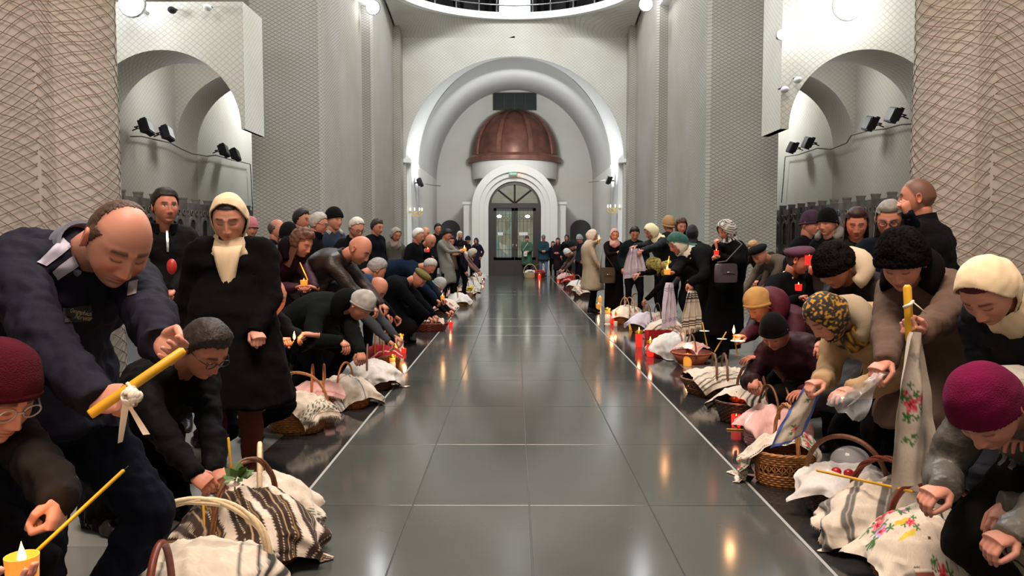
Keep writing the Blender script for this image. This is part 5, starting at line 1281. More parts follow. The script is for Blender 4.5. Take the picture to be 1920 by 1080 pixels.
# towels ---------------------------------------------------------------
M_TOW = vcmat('towel_linen', .92, bump=.25, bscale=420, spec=.15, sheen=.1)
CREAM = np.array(hexc('cdbfae')); WHITE = np.array(hexc('d2ccc6'))
def pat(kind, U, V, seed=0):
    """dyed and stitched colours of a towel at cloth coordinates U (width), V (length)"""
    n = len(U); C = np.tile(CREAM if kind not in ('white', 'white_lace') else WHITE, (n, 1))
    def band(lo, hi, c, m=None):
        nonlocal C
        k = ((V > lo) & (V < hi)).astype(float) * (1 if m is None else m); C = lerpc(C, hexc(c) if isinstance(c, str) else c, k)
    def blob(u, v, r, c, asp=1.0, wob=.25):
        nonlocal C
        du, dv = (U - u), (V - v) * asp; d = np.hypot(du, dv); an = np.arctan2(dv, du); k = np.clip((r * (1 + wob * np.sin(an * 5 + u * 40)) - d) / (r * .15), 0, 1); C = lerpc(C, hexc(c), k)
    def rose(u, v, r, c='b3202e', asp=1.0):
        for q in range(3): blob(u + r * 1.5 * math.cos(q * 2.2 + u * 9), v + r * 1.5 * math.sin(q * 2.2 + u * 9) / asp, r * .62, '3f6a3a', asp, .5)
        blob(u, v, r, c, asp); blob(u - r * .15, v + r * .1, r * .62, 'd8606a', asp, .35); blob(u, v, r * .33, '8a1424', asp, .4)
    for_ = lambda lo, hi, c: band(lo, hi, c)
    if kind == 'dark_stripes':
        for c0 in (.06, .22, .40, .58, .76, .92):
            band(c0 - .062, c0 + .062, '3a2a22'); zig = (np.abs((U * 60) % 1 - .5) < .25).astype(float)
            band(c0 - .070, c0 - .062, '3a2a22', zig); band(c0 + .062, c0 + .070, '3a2a22', zig)
            band(c0 - .004, c0 + .004, 'b59a78'); band(c0 - .034, c0 - .028, 'cfc0a8', zig); band(c0 + .028, c0 + .034, 'cfc0a8', zig); band(c0 + .046, c0 + .050, '8a6a3a')
    elif kind == 'grey_stripes':
        for c0, w in ((.10, .05), (.27, .03), (.5, .05), (.72, .03), (.90, .05)): band(c0 - w, c0 + w, '6c675f'); band(c0 - .006, c0 + .006, 'a8a096')
    elif kind == 'blue_stripes':
        for c0 in (.12, .16, .20, .5, .8, .84, .88): band(c0 - .008, c0 + .008, '4a5570')
        for c0 in (.16, .84): band(c0 - .02, c0 + .02, '8a8f9a', (np.abs((U * 30) % 1 - .5) < .25).astype(float))
    elif kind == 'check':
        for c0 in (.12, .31, .5, .69, .88): C = lerpc(C, hexc('4a3a34'), (np.abs(U - c0) < .010).astype(float)); band(c0 - .008, c0 + .008, '4a3a34')
        for q in range(5): band(.02 + q * .022, .028 + q * .022, '4a3a34')
        band(.05, .075, '7a4038')
    elif kind in ('roses', 'roses_fringe'):
        for v0 in (.10, .27, .73, .90):
            for q in range(7): rose(.09 + q * .137, v0 + .015 * math.sin(q * 3), .042, ('b3202e', 'c23a58', 'a81828')[q % 3], 1.7)
            band(v0 - .065, v0 - .058, '4a5a3a', (np.abs((U * 40) % 1 - .5) < .3).astype(float)); band(v0 + .058, v0 + .065, '4a3a3a', (np.abs((U * 40) % 1 - .5) < .3).astype(float))
        rose(.5, .5, .06, 'b3202e', 1.7)
        C = lerpc(C, hexc('3a3f3a'), ((np.abs(U - .03) < .008) & ((V * 60) % 1 < .6)).astype(float))
        C = lerpc(C, hexc('3a3f3a'), ((np.abs(U - .97) < .008) & ((V * 60) % 1 < .6)).astype(float))
    elif kind == 'bouquet':
        for (u, v, r, c) in ((.45, .12, .10, 'b8283a'), (.62, .16, .07, 'd06a78'), (.3, .18, .05, '9a80c0'), (.72, .26, .07, 'a890c8'), (.35, .62, .05, 'b8283a'), (.6, .66, .05, 'c84858'), (.42, .36, .05, 'c03848')): rose(u, v, r * 1.1, c, 1.8)
        blob(.5, .32, .11, 'c9a030', 4.5, .1); blob(.55, .42, .13, 'c9b040', 6, .1)
        zig = (np.abs((U * 9) % 1 - .5) * .09); band(.80, .90, 'b33038', (np.abs(V - .83 - zig) < .014).astype(float)); band(.80, .95, '4a3030', (np.abs(V - .89 - zig) < .010).astype(float))
    elif kind == 'hanging_rose':
        for (u, v, r, c) in ((.42, .47, .11, 'c0455a'), (.60, .43, .08, 'cf7080'), (.34, .39, .06, 'b8a8a0')): rose(u, v, r, c, 2.0)
        for (u, v) in ((.38, .54), (.5, .56), (.62, .52), (.36, .70), (.46, .73), (.5, .68)): blob(u, v, .05, '4a7440', 3, .5)
        blob(.45, .16, .10, '9a968c', 4, .3); blob(.62, .22, .10, 'a8a49a', 3, .3); band(.83, .836, 'a08880', (np.abs((U * 40) % 1 - .5) < .3).astype(float))
        C = lerpc(C, hexc('d8cfc4'), ((np.sin(U * 150) * np.sin(V * 220) > .3) & (V > .86)).astype(float) * .8)
    elif kind == 'green_emb':
        for v0 in (.09, .16, .84, .91): band(v0 - .03, v0 + .03, '4a5a48', (np.sin(U * 70 + 3 * np.sin(V * 90)) * np.sin(V * 150) > .15).astype(float))
        band(.035, .045, '8a6a58'); band(.955, .965, '8a6a58')
    elif kind == 'red_geo':
        for v0 in (.08, .2, .8, .92): band(v0 - .03, v0 + .03, '9a2a34', (np.abs(((U * 14) % 1) - .5) + np.abs((V - v0) / .03) * .5 < .5).astype(float)); band(v0 - .042, v0 - .036, '2f2a2a'); band(v0 + .036, v0 + .042, '2f2a2a')
    elif kind == 'black_stripes':
        for c0 in (.08, .14, .20, .8, .86, .92): band(c0 - .016, c0 + .016, '35322f')
        for c0 in (.3, .7): band(c0 - .008, c0 + .008, '6a655e')
    elif kind == 'pink': C = np.tile(np.array(hexc('e3b3ad')), (n, 1)); band(.05, .1, 'c98a88'); band(.9, .95, 'c98a88'); band(.48, .52, 'f0e0da')
    elif kind == 'blue_edge':
        rose(.5, .2, .10, 'c23a48', 1.6); rose(.45, .75, .08, 'c23a48', 1.6); C = lerpc(C, hexc('5c74c8'), ((U < .1) | (U > .9) | (V > .95)).astype(float))
    elif kind == 'red': C = np.tile(np.array(hexc('9a1c28')), (n, 1)); band(.08, .12, 'd8b8a8'); band(.88, .92, 'd8b8a8')
    elif kind == 'lilac': C = np.tile(np.array(hexc('cfc2cc')), (n, 1)); band(.1, .2, '7a6a80', (np.sin(U * 60) * np.sin(V * 160) > .2).astype(float)); band(.8, .9, '7a6a80', (np.sin(U * 60) * np.sin(V * 160) > .2).astype(float))
    return np.clip(C * (1 + .04 * np.random.RandomState(seed).randn(n, 1)), 0, 1)
def fringe(mb, P, ln, r=.0016, step=1, d=Vector((0, 0, -1)), col=None):
    for i in range(0, len(P), step):
        p = Vector(P[i]); q = p + d * ln + Vector((random.uniform(-.006, .006), random.uniform(-.006, .006), 0)); q.z = max(.003, q.z); mb.tube([p, (p + q) / 2 + Vector((random.uniform(-.003, .003), random.uniform(-.003, .003), 0)), q], r, 3, col=col)
def drape(bk, label, kind, W, L, rot=0., off=(0, 0), bulge=.06, nx=50, ny=60, fr=0.03, lump=.02, seed=1, name='towel', out=.05):
    root, loc, rz, a, b, h = bk; mb = MB(); G = []; UU = []; VV = []; rs = Matrix.Rotation(rot, 2)
    zw = Matrix.Rotation(rz, 2); rim = h + .016
    for j in range(ny + 1):
        row = []
        for i in range(nx + 1):
            s, t = i / nx, j / ny; pr = Vector(((s - .5) * W, (t - .5) * L)); p = rs @ Vector(((s - .5) * W, (t - .5) * L)) + Vector(off); r = math.hypot(p.x / a, p.y / b)
            nz = mnoise.noise(Vector((p.x * 11, p.y * 11, seed * 3.3))); nf = mnoise.noise(Vector((p.x * 28, p.y * 28, seed * 1.3)))
            rg = 1 - abs(mnoise.noise(Vector((pr.x * 6, pr.y * 15, seed * 2.1)))) * 2; rg2 = 1 - abs(mnoise.noise(Vector((pr.y * 8, pr.x * 19, seed * 4.7)))) * 2
            if r <= 1: x, y, z = p.x, p.y, rim + bulge * (1 - r * r) ** .7 + lump * 1.3 * nz * (1 - r ** 4) + .006 * nf + (.020 * rg + .012 * rg2) * (1 - .5 * r ** 3)
            else:
                q = p / r; e = (p - q).length; nrm = Vector((q.x / a ** 2, q.y / b ** 2)).normalized(); an = math.atan2(q.y / b, q.x / a)
                rip = (.026 * math.sin(an * 8 + seed * 2 + nz * 3) + .014 * rg) * min(1, e / .06); z = rim - e * .93; ex = 0
                if z < .006: ex = .006 - z; z = .006 + .004 * abs(nf)
                o = .014 + out * min(1, e / .1) + rip + ex * .8; x, y = q.x + nrm.x * o, q.y + nrm.y * o; z -= 0
            v = zw @ Vector((x, y)); row.append(Vector((v.x + loc.x, v.y + loc.y, z + loc.z))); UU.append(s); VV.append(t)
        G.append(row)
    C = pat(kind, np.array(UU), np.array(VV), seed); mb.grid(G, col=[tuple(c) for c in C])
    if fr:
        c = tuple(CREAM); fringe(mb, G[0], fr, col=c); fringe(mb, G[-1], fr, col=c)
    org = Vector((loc.x, loc.y, 0)); mb.v = [(x - org.x, y - org.y, z) for x, y, z in mb.v]
    o = mb.build(name, M_TOW, loc=org); tag(o, label, 'towel'); return o
def hang(p, label, kind, W, L, yaw=0., gather=.3, fr=.02, nx=44, ny=70, seed=1, sway=(0, 0, 0), jag=0., folds=3.2, amp=.03):
    """a towel hanging from a hand at p"""
    p = Vector(p); G = []; UU = []; VV = []; c, s_ = math.cos(yaw), math.sin(yaw)
    for j in range(ny + 1):
        t = j / ny; w = W * (gather + (1 - gather) * min(1, t * 1.5) ** .7); row = []
        for i in range(nx + 1):
            q = i / nx - .5; x = q * w; y = amp * math.sin(q * folds * 2 * math.pi + seed) * (1.1 - .5 * t) + .012 * mnoise.noise(Vector((q * 5, t * 5, seed)))
            z = -t * L - (jag * abs(math.sin(q * 9)) if j == ny else 0) + .04 * q * t
            v = Vector((x * c - y * s_, x * s_ + y * c, z)) + Vector(sway) * t; row.append(p + v); UU.append(i / nx); VV.append(t)
        G.append(row)
    mb = MB(); C = pat(kind, np.array(UU), np.array(VV), seed); mb.grid(G, col=[tuple(x) for x in C])
    if fr: fringe(mb, G[-1], fr, col=tuple(CREAM))
    mb.v = [(x - p.x, y - p.y, z - p.z) for x, y, z in mb.v]
    return tag(mb.build('towel', M_TOW, loc=p), label, 'towel')

# candles -----------------------------------------------------------------
M_WAX = mat('beeswax', hexc('d9a21c'), .45, noise=.08, nscale=20); M_WAXW = mat('white_wax', hexc('e8dcc4'), .5); M_WICK = mat('wick', (.03, .025, .02), .9)
M_FLAME = mat('flame', (1, .6, .15), .5, emit=6.0, ecol=(1.0, .50, .13)); M_FLAMEC = mat('flame_core', (1, .8, .4), .5, emit=60, ecol=(1.0, .78, .38))
M_GLR = mat('red_candle_glass', hexc('a80c10'), .25, emit=.9, ecol=(1, .03, .02)); M_GLRD = mat('red_candle_glass_unlit', hexc('8a1014'), .25)
M_GLY = mat('amber_candle_glass', hexc('d89038'), .3, emit=.5, ecol=(1, .38, .05)); M_GLW = mat('white_candle_glass', hexc('e0d6c8'), .4, emit=.12, ecol=(1, .7, .4)); M_GLD = mat('gilt_lid', hexc('c08a2c'), .35, .8)
FL = (1.0, .50, .20)
def flame(parent, p, s=1.0, power=0., wp=None, col=FL):
    b = MB(); b.lathe([(.0001, 0), (.0045 * s, .006 * s), (.006 * s, .013 * s), (.0042 * s, .022 * s), (.0018 * s, .030 * s), (.0001, .037 * s)], 10, p); b.build('flame', M_FLAME, parent)
    if power:
        o = point_light('candle_light', Vector(wp if wp is not None else p) + Vector((0, 0, .05)), power, col, .02)
def stick(label, p0, p1, r, m=M_WAX, lit=0., tip=None, name='candle', fs=1.0):
    p0, p1 = Vector(p0), Vector(p1); root = empty(name, p0); d = p1 - p0; u = d.normalized(); b = MB(); b.tube([Vector(), Vector() + u * .004, d * .5, d - u * r * .6, d], [r * .9, r, r, r, r * .55], 12 if r > .006 else 8); wx_ = b.build('wax', m, root)
    w = MB(); w.tube([d, d + u * .012], .0012, 4); w.build('wick', M_WICK, wx_)
    if lit: flame(wx_, d + u * .006, fs, lit, p1)
    tag(root, label, 'candle'); return root
def cup(label, p, r=.033, h=.09, m=None, lit=.0, lid=False, fs=1.0, body='glass_cup'):
    root = empty('cup_candle', p); b = MB(); m = m or M_GLR
    b.lathe([(0, 0), (r * .86, 0), (r, .008), (r * 1.02, h * .5), (r * 1.08, h), (r * .98, h), (r * .92, h * .55), (0, h * .5)], 18); b.build(body, m, root, sharp=50)
    w = MB(); w.lathe([(0, h * .56), (r * .88, h * .56)], 14); wx_ = w.build('wax', M_WAXW, root)
    if lid:
        g = MB(); g.lathe([(r * 1.12, h), (r * 1.15, h + .006), (r * 1.0, h + .014), (r * .95, h + .03), (r * .6, h + .045)], 16); 
        for k in range(8): t = 2 * math.pi * k / 8; g.tube([(r * 1.05 * math.cos(t), r * 1.05 * math.sin(t), h + .01), (r * 1.12 * math.cos(t), r * 1.12 * math.sin(t), h + .03)], [.006, .001], 5)
        g.build('gilt_lid', M_GLD, root)
    flame(wx_, (0, 0, h * .6 if not lid else h + .03), fs, lit, Vector(p) + Vector((0, 0, h + .05)), (1, .22, .10) if m is M_GLR else FL)
    return tag(root, label, 'candle')
def lantern(label, p, r=.032, h=.17, lit=.5, fs=1.3):
    root = empty('grave_candle', p); b = MB(); b.lathe([(0, 0), (r * 1.15, 0), (r * 1.15, .008), (r * .8, .018), (r, .035), (r, h * .55), (r * .8, h * .6), (0, h * .6)], 16); b.build('body', M_GLW, root, sharp=50)
    b = MB(); b.lathe([(r * .72, h * .6), (r * .95, h * .68), (r * .95, h * .84), (r * .7, h * .86)], 16); gl_ = b.build('glass', M_GLY, root)
    b = MB(); b.lathe([(r * 1.0, h * .84), (r * 1.1, h * .87), (r * .9, h * .92), (r * .35, h * 1.0), (0, h * 1.01)], 16)
    for k in range(8): t = 2 * math.pi * k / 8; b.tube([(r * 1.0 * math.cos(t), r * math.sin(t), h * .86), (r * 1.08 * math.cos(t), r * 1.08 * math.sin(t), h * .97)], [.005, .001], 5)
    b.build('gilt_lid', M_GLD, root); flame(gl_, (0, -r * .3, h * .7), fs * .7, lit, Vector(p) + Vector((.06, -.06, h * .75)))
    return tag(root, label, 'candle')
def eggs(parent_loc, n, r, z, cols, lab, seed=0):
    rn = random.Random(seed)
    for k in range(n):
        a = rn.uniform(0, 6.28); q = r * math.sqrt(rn.random()); c = cols[k % len(cols)]
        b = MB(); b.ellipsoid((0, 0, 0), (.021, .021, .028), Matrix.Rotation(rn.uniform(.4, 1.4), 3, 'X'), n=12, m=8); o = b.build('painted_egg', mat('egg_' + c, hexc(c), .3, noise=.15, nscale=40), loc=(parent_loc[0] + q * math.cos(a), parent_loc[1] + q * math.sin(a), z + .012 * k % .03))
        tag(o, lab, 'egg', 'painted eggs')

# ---- things held by the people -------------------------------------------
a0, a1 = at(168, 778, 1.86), at(346, 656, 1.98)
big = stick('thick yellow beeswax candle with a white ribbon and flower in the balding man\'s hands', a0, a1, .0125)
um = (a1 - a0).normalized()
b = MB(); c0 = (a1 - a0) * .42 + Vector((.012, -.02, -.02)); rn = random.Random(3)
for k in range(26):
    dv = Vector((rn.gauss(0, 1), rn.gauss(0, 1), rn.gauss(0, 1))).normalized(); q = c0 + dv * .022; b.ellipsoid(q, (.011, .011, .004), dv.to_track_quat('Z', 'Y').to_matrix(), n=7, m=4)
b.build('paper_flower', mat('paper_petals', hexc('dcd6c6'), .8), big)
M_RIB = mat('white_ribbon', hexc('e6d6c4'), .45)
for k, (dx, ln, tw) in enumerate(((-.006, .105, .3), (.016, .085, -.6))):
    b = MB(); b.grid([[c0 + Vector((-.012 + dx * t * 3 + wv * math.cos(tw + t), wv * math.sin(tw + t) - .005, -.01 - ln * t)) for wv in (-.008, 0, .008)] for t in np.linspace(0, 1, 8)]); b.build('ribbon_tail', M_RIB, big)
b = MB(); b.tube([(a1 - a0) * .40, (a1 - a0) * .43], .0150, 14); b.build('ribbon_band', M_RIB, big)
stick('thin yellow candle slanting in the fist of the person at the left edge', at(62, 1040, 1.66), at(233, 881, 1.74), .0045)
c = at(42, 1076, 1.6); lc = cup('glowing amber glass candle in the bottom left corner', c - Vector((0, 0, .02)), .031, .06, M_GLY, 1.1, fs=1.5)
stick('slim yellow candle stuck upright beside the leafy sprig', at(434, 890, 3.22), at(428, 820, 3.22), .0055)
B = REG['maroon_woman']; q = (B.WL + B.WR) / 2 + B.f * .09; stick('thin lit candle in the hands of the maroon-jacket woman', at(577, 525, 6.62), at(562, 492, 6.66), .005); cup('glowing cup candle under the maroon-jacket woman\'s thin candle', at(570, 536, 6.6), .03, .05, M_GLY, .5)
B = REG['suit_man']; stick('burning match-thin candle between the hands of the suited man', at(546, 648, 4.78), at(551, 639, 4.78), .004, lit=.9, fs=1.5)
stick('very thick upright yellow candle tied with white ribbon in the sheepskin woman\'s fist', at(1706, 640, 3.02), at(1701, 534, 3.02), .0155)
b = MB(); p = at(1703, 572, 3.0); b.tube([p + Vector((-.018, 0, -.01)), p + Vector((0, -.018, .004)), p + Vector((.018, 0, .015))], .007, 6); b.tube([p + Vector((.016, -.01, .01)), p + Vector((.06, -.02, -.03))], .0025, 4); tag(b.build('ribbon_bow', M_RIB), 'white ribbon tied round the very thick candle on the right', 'ribbon')
hang(at(1716, 622, 3.0), 'embroidered white towel with roses hanging from the thick candle', 'hanging_rose', .21, .60, yaw=.25, gather=.22, fr=0, jag=.0, seed=4, folds=1.6, amp=.022, sway=(.0, -.02, 0))
b = MB(); G = [[at(1650 - 70 * t + 26 * s_ * (0.3 + t), 700 + 75 * t + 20 * s_ * t, 3.15) + Vector((0, .02 * math.sin(9 * t + 5 * s_), .01 * math.sin(13 * t * s_))) for s_ in np.linspace(-1, 1, 8)] for t in np.linspace(0, 1, 12)]
b.grid(G); tag(b.build('plastic_bag', mat('clear_plastic', (.9, .92, .95), .08, alpha=.28, spec=.9)), 'crumpled clear plastic bag in the hand of the sheepskin woman', 'bag')
B = REG['tan_beanie']; cb = stick('lit thin candle with a paper drip guard held under the tan beanie', at(1383, 668, 5.28), at(1376, 628, 5.28), .005, lit=2.2, fs=1.7)
b = MB(); b.lathe([(.006, .10), (.05, .105), (.05, .108), (.006, .104)], 14); b.build('drip_guard', M_PAPER, cb)
cup('red glowing glass held up by the purple beret woman', at(1517, 497, 6.0), .030, .075, M_GLR, .5)
cup('small red cup candle low in front of the purple beret woman', at(1497, 545, 5.95), .025, .05, M_GLR, .25)
cup('glowing cup candle in the hand of the flowered-headscarf woman', at(1251, 515, 8.5), .035, .06, M_GLY, 1.2, fs=2)
stick('tall thin candle standing in the flowered-headscarf woman\'s cup', at(1251, 514, 8.5), at(1255, 480, 8.5), .006)
hang(at(1297, 545, 8.5), 'white towel with black stripes and fringe in the hand of the flowered-headscarf woman', 'black_stripes', .24, .42, yaw=.2, gather=.3, fr=.05, seed=2)
hang(at(1256, 530, 8.4), 'pale lilac embroidered towel hanging below the lit cup', 'lilac', .18, .48, yaw=.4, gather=.35, fr=.02, seed=6)
hang(at(1190, 466, 11.2), 'lilac patterned towel in the outstretched hand of the cream-headscarf woman', 'lilac', .32, .42, yaw=-.1, gather=.4, fr=0, seed=3)
B = REG['trench']; stick('lit thin candle before the trench-coat woman\'s face', at(1122, 462, 14.15), at(1123, 450, 14.15), .006, lit=1.6, fs=2.4)
Bp = REG['pink_scarf']; cup('lit cup candle in the hands of the pink-headscarf woman', (Bp.WL + Bp.WR) / 2 + Bp.f * .07 + Vector((0, 0, -.01)), .04, .06, M_GLY, 1.4, fs=2.4)
cup('red cup candle near the houndstooth woman\'s sleeve', at(1343, 478, 8.3), .025, .05, M_GLR, .25)
Bp = REG['grey_jacket']; cup('lit cup candle held by the man in the light grey jacket', (Bp.WL + Bp.WR) / 2 + Bp.f * .07, .04, .06, M_GLY, 1.3, fs=2.4)
Bp = REG['bald_black']; cup('red candle glow beside the white-haired man in black', (Bp.WL + Bp.WR) / 2 + Bp.f * .05 - Vector((0, 0, .02)), .03, .05, M_GLR, .5, fs=1.6)
Bp = REG['navy_bent']; cup('orange candle glow before the bent navy jacket', (Bp.WL + Bp.WR) / 2 + Bp.f * .05, .03, .05, M_GLY, .6, fs=1.6)
b = MB(); b.ellipsoid(at(322, 500, 5.3), (.035, .03, .055), n=10, m=8); tag(b.build('red_egg_candle', mat('red_wax', hexc('b02a1c'), .4)), 'red wax candle held by the young man behind the black coat', 'candle')
# handbags
def handbag(label, p, w, h, col, strap=None, rz=0., kind='leather'):
    r = empty('handbag', p, rz); b = MB(); m = cloth(col, kind=kind)
    R = [[(w * sx * c_, .055 * sy, z) for sx, sy in [(math.copysign(abs(math.cos(t)) ** .4, math.cos(t)), math.copysign(abs(math.sin(t)) ** .6, math.sin(t))) for t in [2 * math.pi * k / 20 for k in range(20)]]] for z, c_ in ((-h, .88), (-h * .9, .98), (0, 1.0), (h * .8, .95), (h, .85))]
    b.rings(R); bb_ = b.build('bag_body', m, r, sharp=60)
    b = MB(); b.box((0, -.058, h * .3), (w * .55, .006, h * .35)); b.build('flap', m, bb_, smooth=False)
    b = MB(); b.tube([(-.03, -.07, h * .1), (.03, -.07, h * .1)], .006, 6); b.build('clasp', M_STEEL, bb_)
    if strap:
        b = MB(); P = [Vector(q) - Vector(p) for q in strap]; b.tube(P, .008, 5); b.build('strap', m, r)
    return tag(r, label, 'handbag')
handbag('mauve leather handbag on the hip of the flowered-headscarf woman', at(1361, 512, 8.35), .13, .10, '584b52', [at(1340, 492, 8.3), at(1362, 490, 8.36), at(1402, 458, 8.45), at(1385, 440, 8.6)], rz=.3)
handbag('olive brown shoulder bag hanging beside the trench coat', at(1139, 516, 14.0), .14, .14, '5c4a33', [at(1126, 502, 13.95), at(1130, 470, 14.1), at(1150, 500, 13.95)])
handbag('small white bag on the green-coat woman', at(985, 476, 28.33), .07, .09, 'cfcdc4', [at(980, 470, 28.25), at(990, 455, 28.3)])
# ---- baskets on the left, near to far
def fl(u, v): p = onfloor(u, v); return Vector((p.x, p.y, 0))
def atd(u, d): p = at(u, 600, d); return Vector((p.x, p.y, 0))
b1 = basket('basket with a glossy red-brown bent handle in the bottom left corner', atd(285, 2.45), .2, 'red', .17, .13, .14, 1.3, .25, 'red', 1, 0, 2, hr=.013, tw=False)
drape(b1, 'plain white cloth over the basket with the red-brown handle', 'white', .40, .36, .3, (.03, .0), .03, seed=3, fr=.0)
b2 = basket('basket with a cream braided straw handle at the lower left', atd(345, 2.82), .35, 'cream', .22, .16, .15, 1.3, .26, 'cream', 1, 1.57, 2, hr=.014)
drape(b2, 'white fringed towel with dark striped ends over the braided-handle basket', 'black_stripes', .46, .66, 1.5, (.05, .03), .05, seed=5, fr=.03)
b3 = basket('brown-handled basket heaped with black and white striped towels', atd(455, 3.28), -.35, 'brown', .22, .17, .16, 1.25, .27, 'brown', 1, 0, 2, hr=.011)
drape(b3, 'handwoven towel with dark brown dotted stripes on the left front basket', 'dark_stripes', .62, .74, -.5, (.05, -.02), .10, seed=7, nx=130, ny=150, fr=.02, lump=.035)
b3b = basket('basket with a pale bent handle behind the dark striped towels', atd(482, 3.62), .3, 'tan', .18, .15, .15, 1.2, .26, 'cream', 1, 0, 2, hr=.012, tw=False)
drape(b3b, 'white lace-edged cloth with green stitching behind the dark striped towel', 'green_emb', .5, .5, .4, (.05, -.02), .08, seed=9, nx=80, ny=90, fr=.02)
sp = empty('leafy_sprig', at(440, 902, 3.08)); rn = random.Random(5)
b = MB(); b.tube([(0, 0, -.04), (.0, 0, .0), (.02, -.01, .05)], .003, 5); b.build('stem', mat('stem_green', hexc('4a5a2c'), .7), sp)
for k in range(22):
    a = rn.uniform(0, 6.28); el = rn.uniform(-.3, 1.2); dv = Vector((math.cos(a) * math.cos(el), math.sin(a) * math.cos(el), math.sin(el))); ln = rn.uniform(.045, .07); s_ = dv.orthogonal().normalized() * ln * .28
    p0 = Vector((.008, 0, .012)) + dv * .008; b = MB(); b.add([p0, p0 + dv * ln * .5 + s_, p0 + dv * ln, p0 + dv * ln * .5 - s_, p0 + dv * ln * .5 + Vector((0, 0, .004))], [(0, 1, 4), (1, 2, 4), (2, 3, 4), (3, 0, 4)]); b.build('leaf', mat('box_leaf%d' % (k % 2), hexc(('5f7a4a', '42602f')[k % 2]), .6), sp)
b = MB(); b.ellipsoid((.0, -.02, -.005), (.03, .012, .012)); b.build('bow', M_RIB, sp); tag(sp, 'small leafy green sprig tied to the pale handle', 'sprig')
stick('short yellow candle standing in the striped towels', at(383, 985, 3.05), at(381, 945, 3.05), .005)
def B_(label, tl, u, v, kind, col='tan', rz=0., a=.19, b=.14, h=.15, hh=.22, W=.5, L=.55, detail=1, handles=1, hdir=0, bulge=.06, rot=.3, off=(.03, 0), seed=1, nx=34, ny=40, fr=.025, style='weave', hcol=None, d=None, tname='towel', **k):
    p = fl(u, v) if d is None else atd(u, d)
    bk = basket(label, p, rz, col, a, b, h, 1.22, hh, hcol, handles, hdir, detail, style, **k)
    if tl: drape(bk, tl, kind, W, L, rot, off, bulge, nx, ny, fr, seed=seed)
    return bk
B_('tan wicker basket with a rounded front beside the hem of the long black coat', 'white towel with dark green embroidered ends on the tan wicker basket', 558, 806, 'green_emb', 'tan', .1, .18, .14, .18, .24, .46, .60, 2, 1, 1.57, .06, .95, (.02, .07), 11, 80, 90, .03)
B_('orange wicker basket full of pink eggs behind the tan wicker basket', 'pink and white checked cloth in the orange wicker basket', 598, 768, 'pink', 'orange', .2, .17, .13, .15, .22, .36, .36, 1, 2, 0, .05, .2, (0, 0), 12, hcol='orange')
B_('honey wicker basket with a towel striped in blue thread', 'white towel with a thin blue-grey stripe trailing over the honey basket', 648, 760, 'blue_stripes', 'orange', -.2, .19, .14, .14, .22, .46, .62, 1, 1, 0, .07, -.6, (.06, .0), 13, 50, 70)
B_('brown wicker basket under a long fringed white towel', 'long fringed white towel spilling from the brown basket to the floor', 690, 728, 'white', 'brown', .15, .20, .15, .17, .24, .42, .74, 1, 1, 0, .06, -.9, (.09, -.04), 14, 50, 80, .04)
B_('basket with a red cloth behind the long white towel', 'dark red cloth in the basket beside the gilt grave candles', 716, 692, 'red', 'orange', 0, .17, .14, .16, .26, .36, .36, 1, 2, 0, .06, .4, (0, 0), 15)
lantern('lit white grave candle with gilt crown, nearest of the three by the long white towel', fl(736, 700), .033, .20, .8)
lantern('lit white grave candle with gilt crown, middle of the three by the red cloth', fl(741, 676), .033, .20, .8)
lantern('lit white grave candle with gilt crown, farthest of the three by the yellow bag', fl(751, 658), .036, .22, .8)
cup('small red cup candle beside the farthest gilt grave candle', fl(757, 662), .03, .06, M_GLR, .4)
def giftbag(label, p, w, h, col, rz=0., col2=None):
    r = empty('gift_bag', p, rz); b = MB(); m = mat('bag_' + col, hexc(col), .45, noise=.15, nscale=15)
    R = [[(w * x * c_ + .01 * math.sin(9 * x + z * 20), w * .45 * y * c_, z) for x, y in ((-1, -1), (-.3, -1.1), (.3, -.95), (1, -1), (1.05, 0), (1, 1), (0, 1.05), (-1, 1), (-.95, 0))] for z, c_ in ((0, 1.0), (.003, 1.0), (h * .5, .97), (h, 1.08))]
    b.rings(R, cap=False); b.build('bag_body', m, r, sharp=40)
    b = MB(); b.tube([(-w * .4, -w * .4, h * .95), (-w * .2, -w * .5, h * 1.3), (w * .2, -w * .5, h * 1.3), (w * .4, -w * .4, h * .95)], .004, 5); b.build('cord_handle', M_RIB, r)
    return tag(r, label, 'bag')
giftbag('crumpled yellow gift bag beside the grave candles', fl(757, 640), .12, .20, 'd0941c', .3); giftbag('magenta bag behind the yellow gift bag', fl(744, 622), .12, .22, 'a8246a', .1)
B_('low red-brown basket with red eggs in front of the crouching olive hat', 'small white cloth with red pattern on the low red-brown basket', 806, 620, 'red_geo', 'red', .05, .23, .16, .12, .20, .42, .34, 1, 2, 0, .05, .1, (0, 0), 16)
cup('red cup candle beside the low red-brown basket', fl(845, 612), .032, .075, M_GLR, .6, fs=1.5)
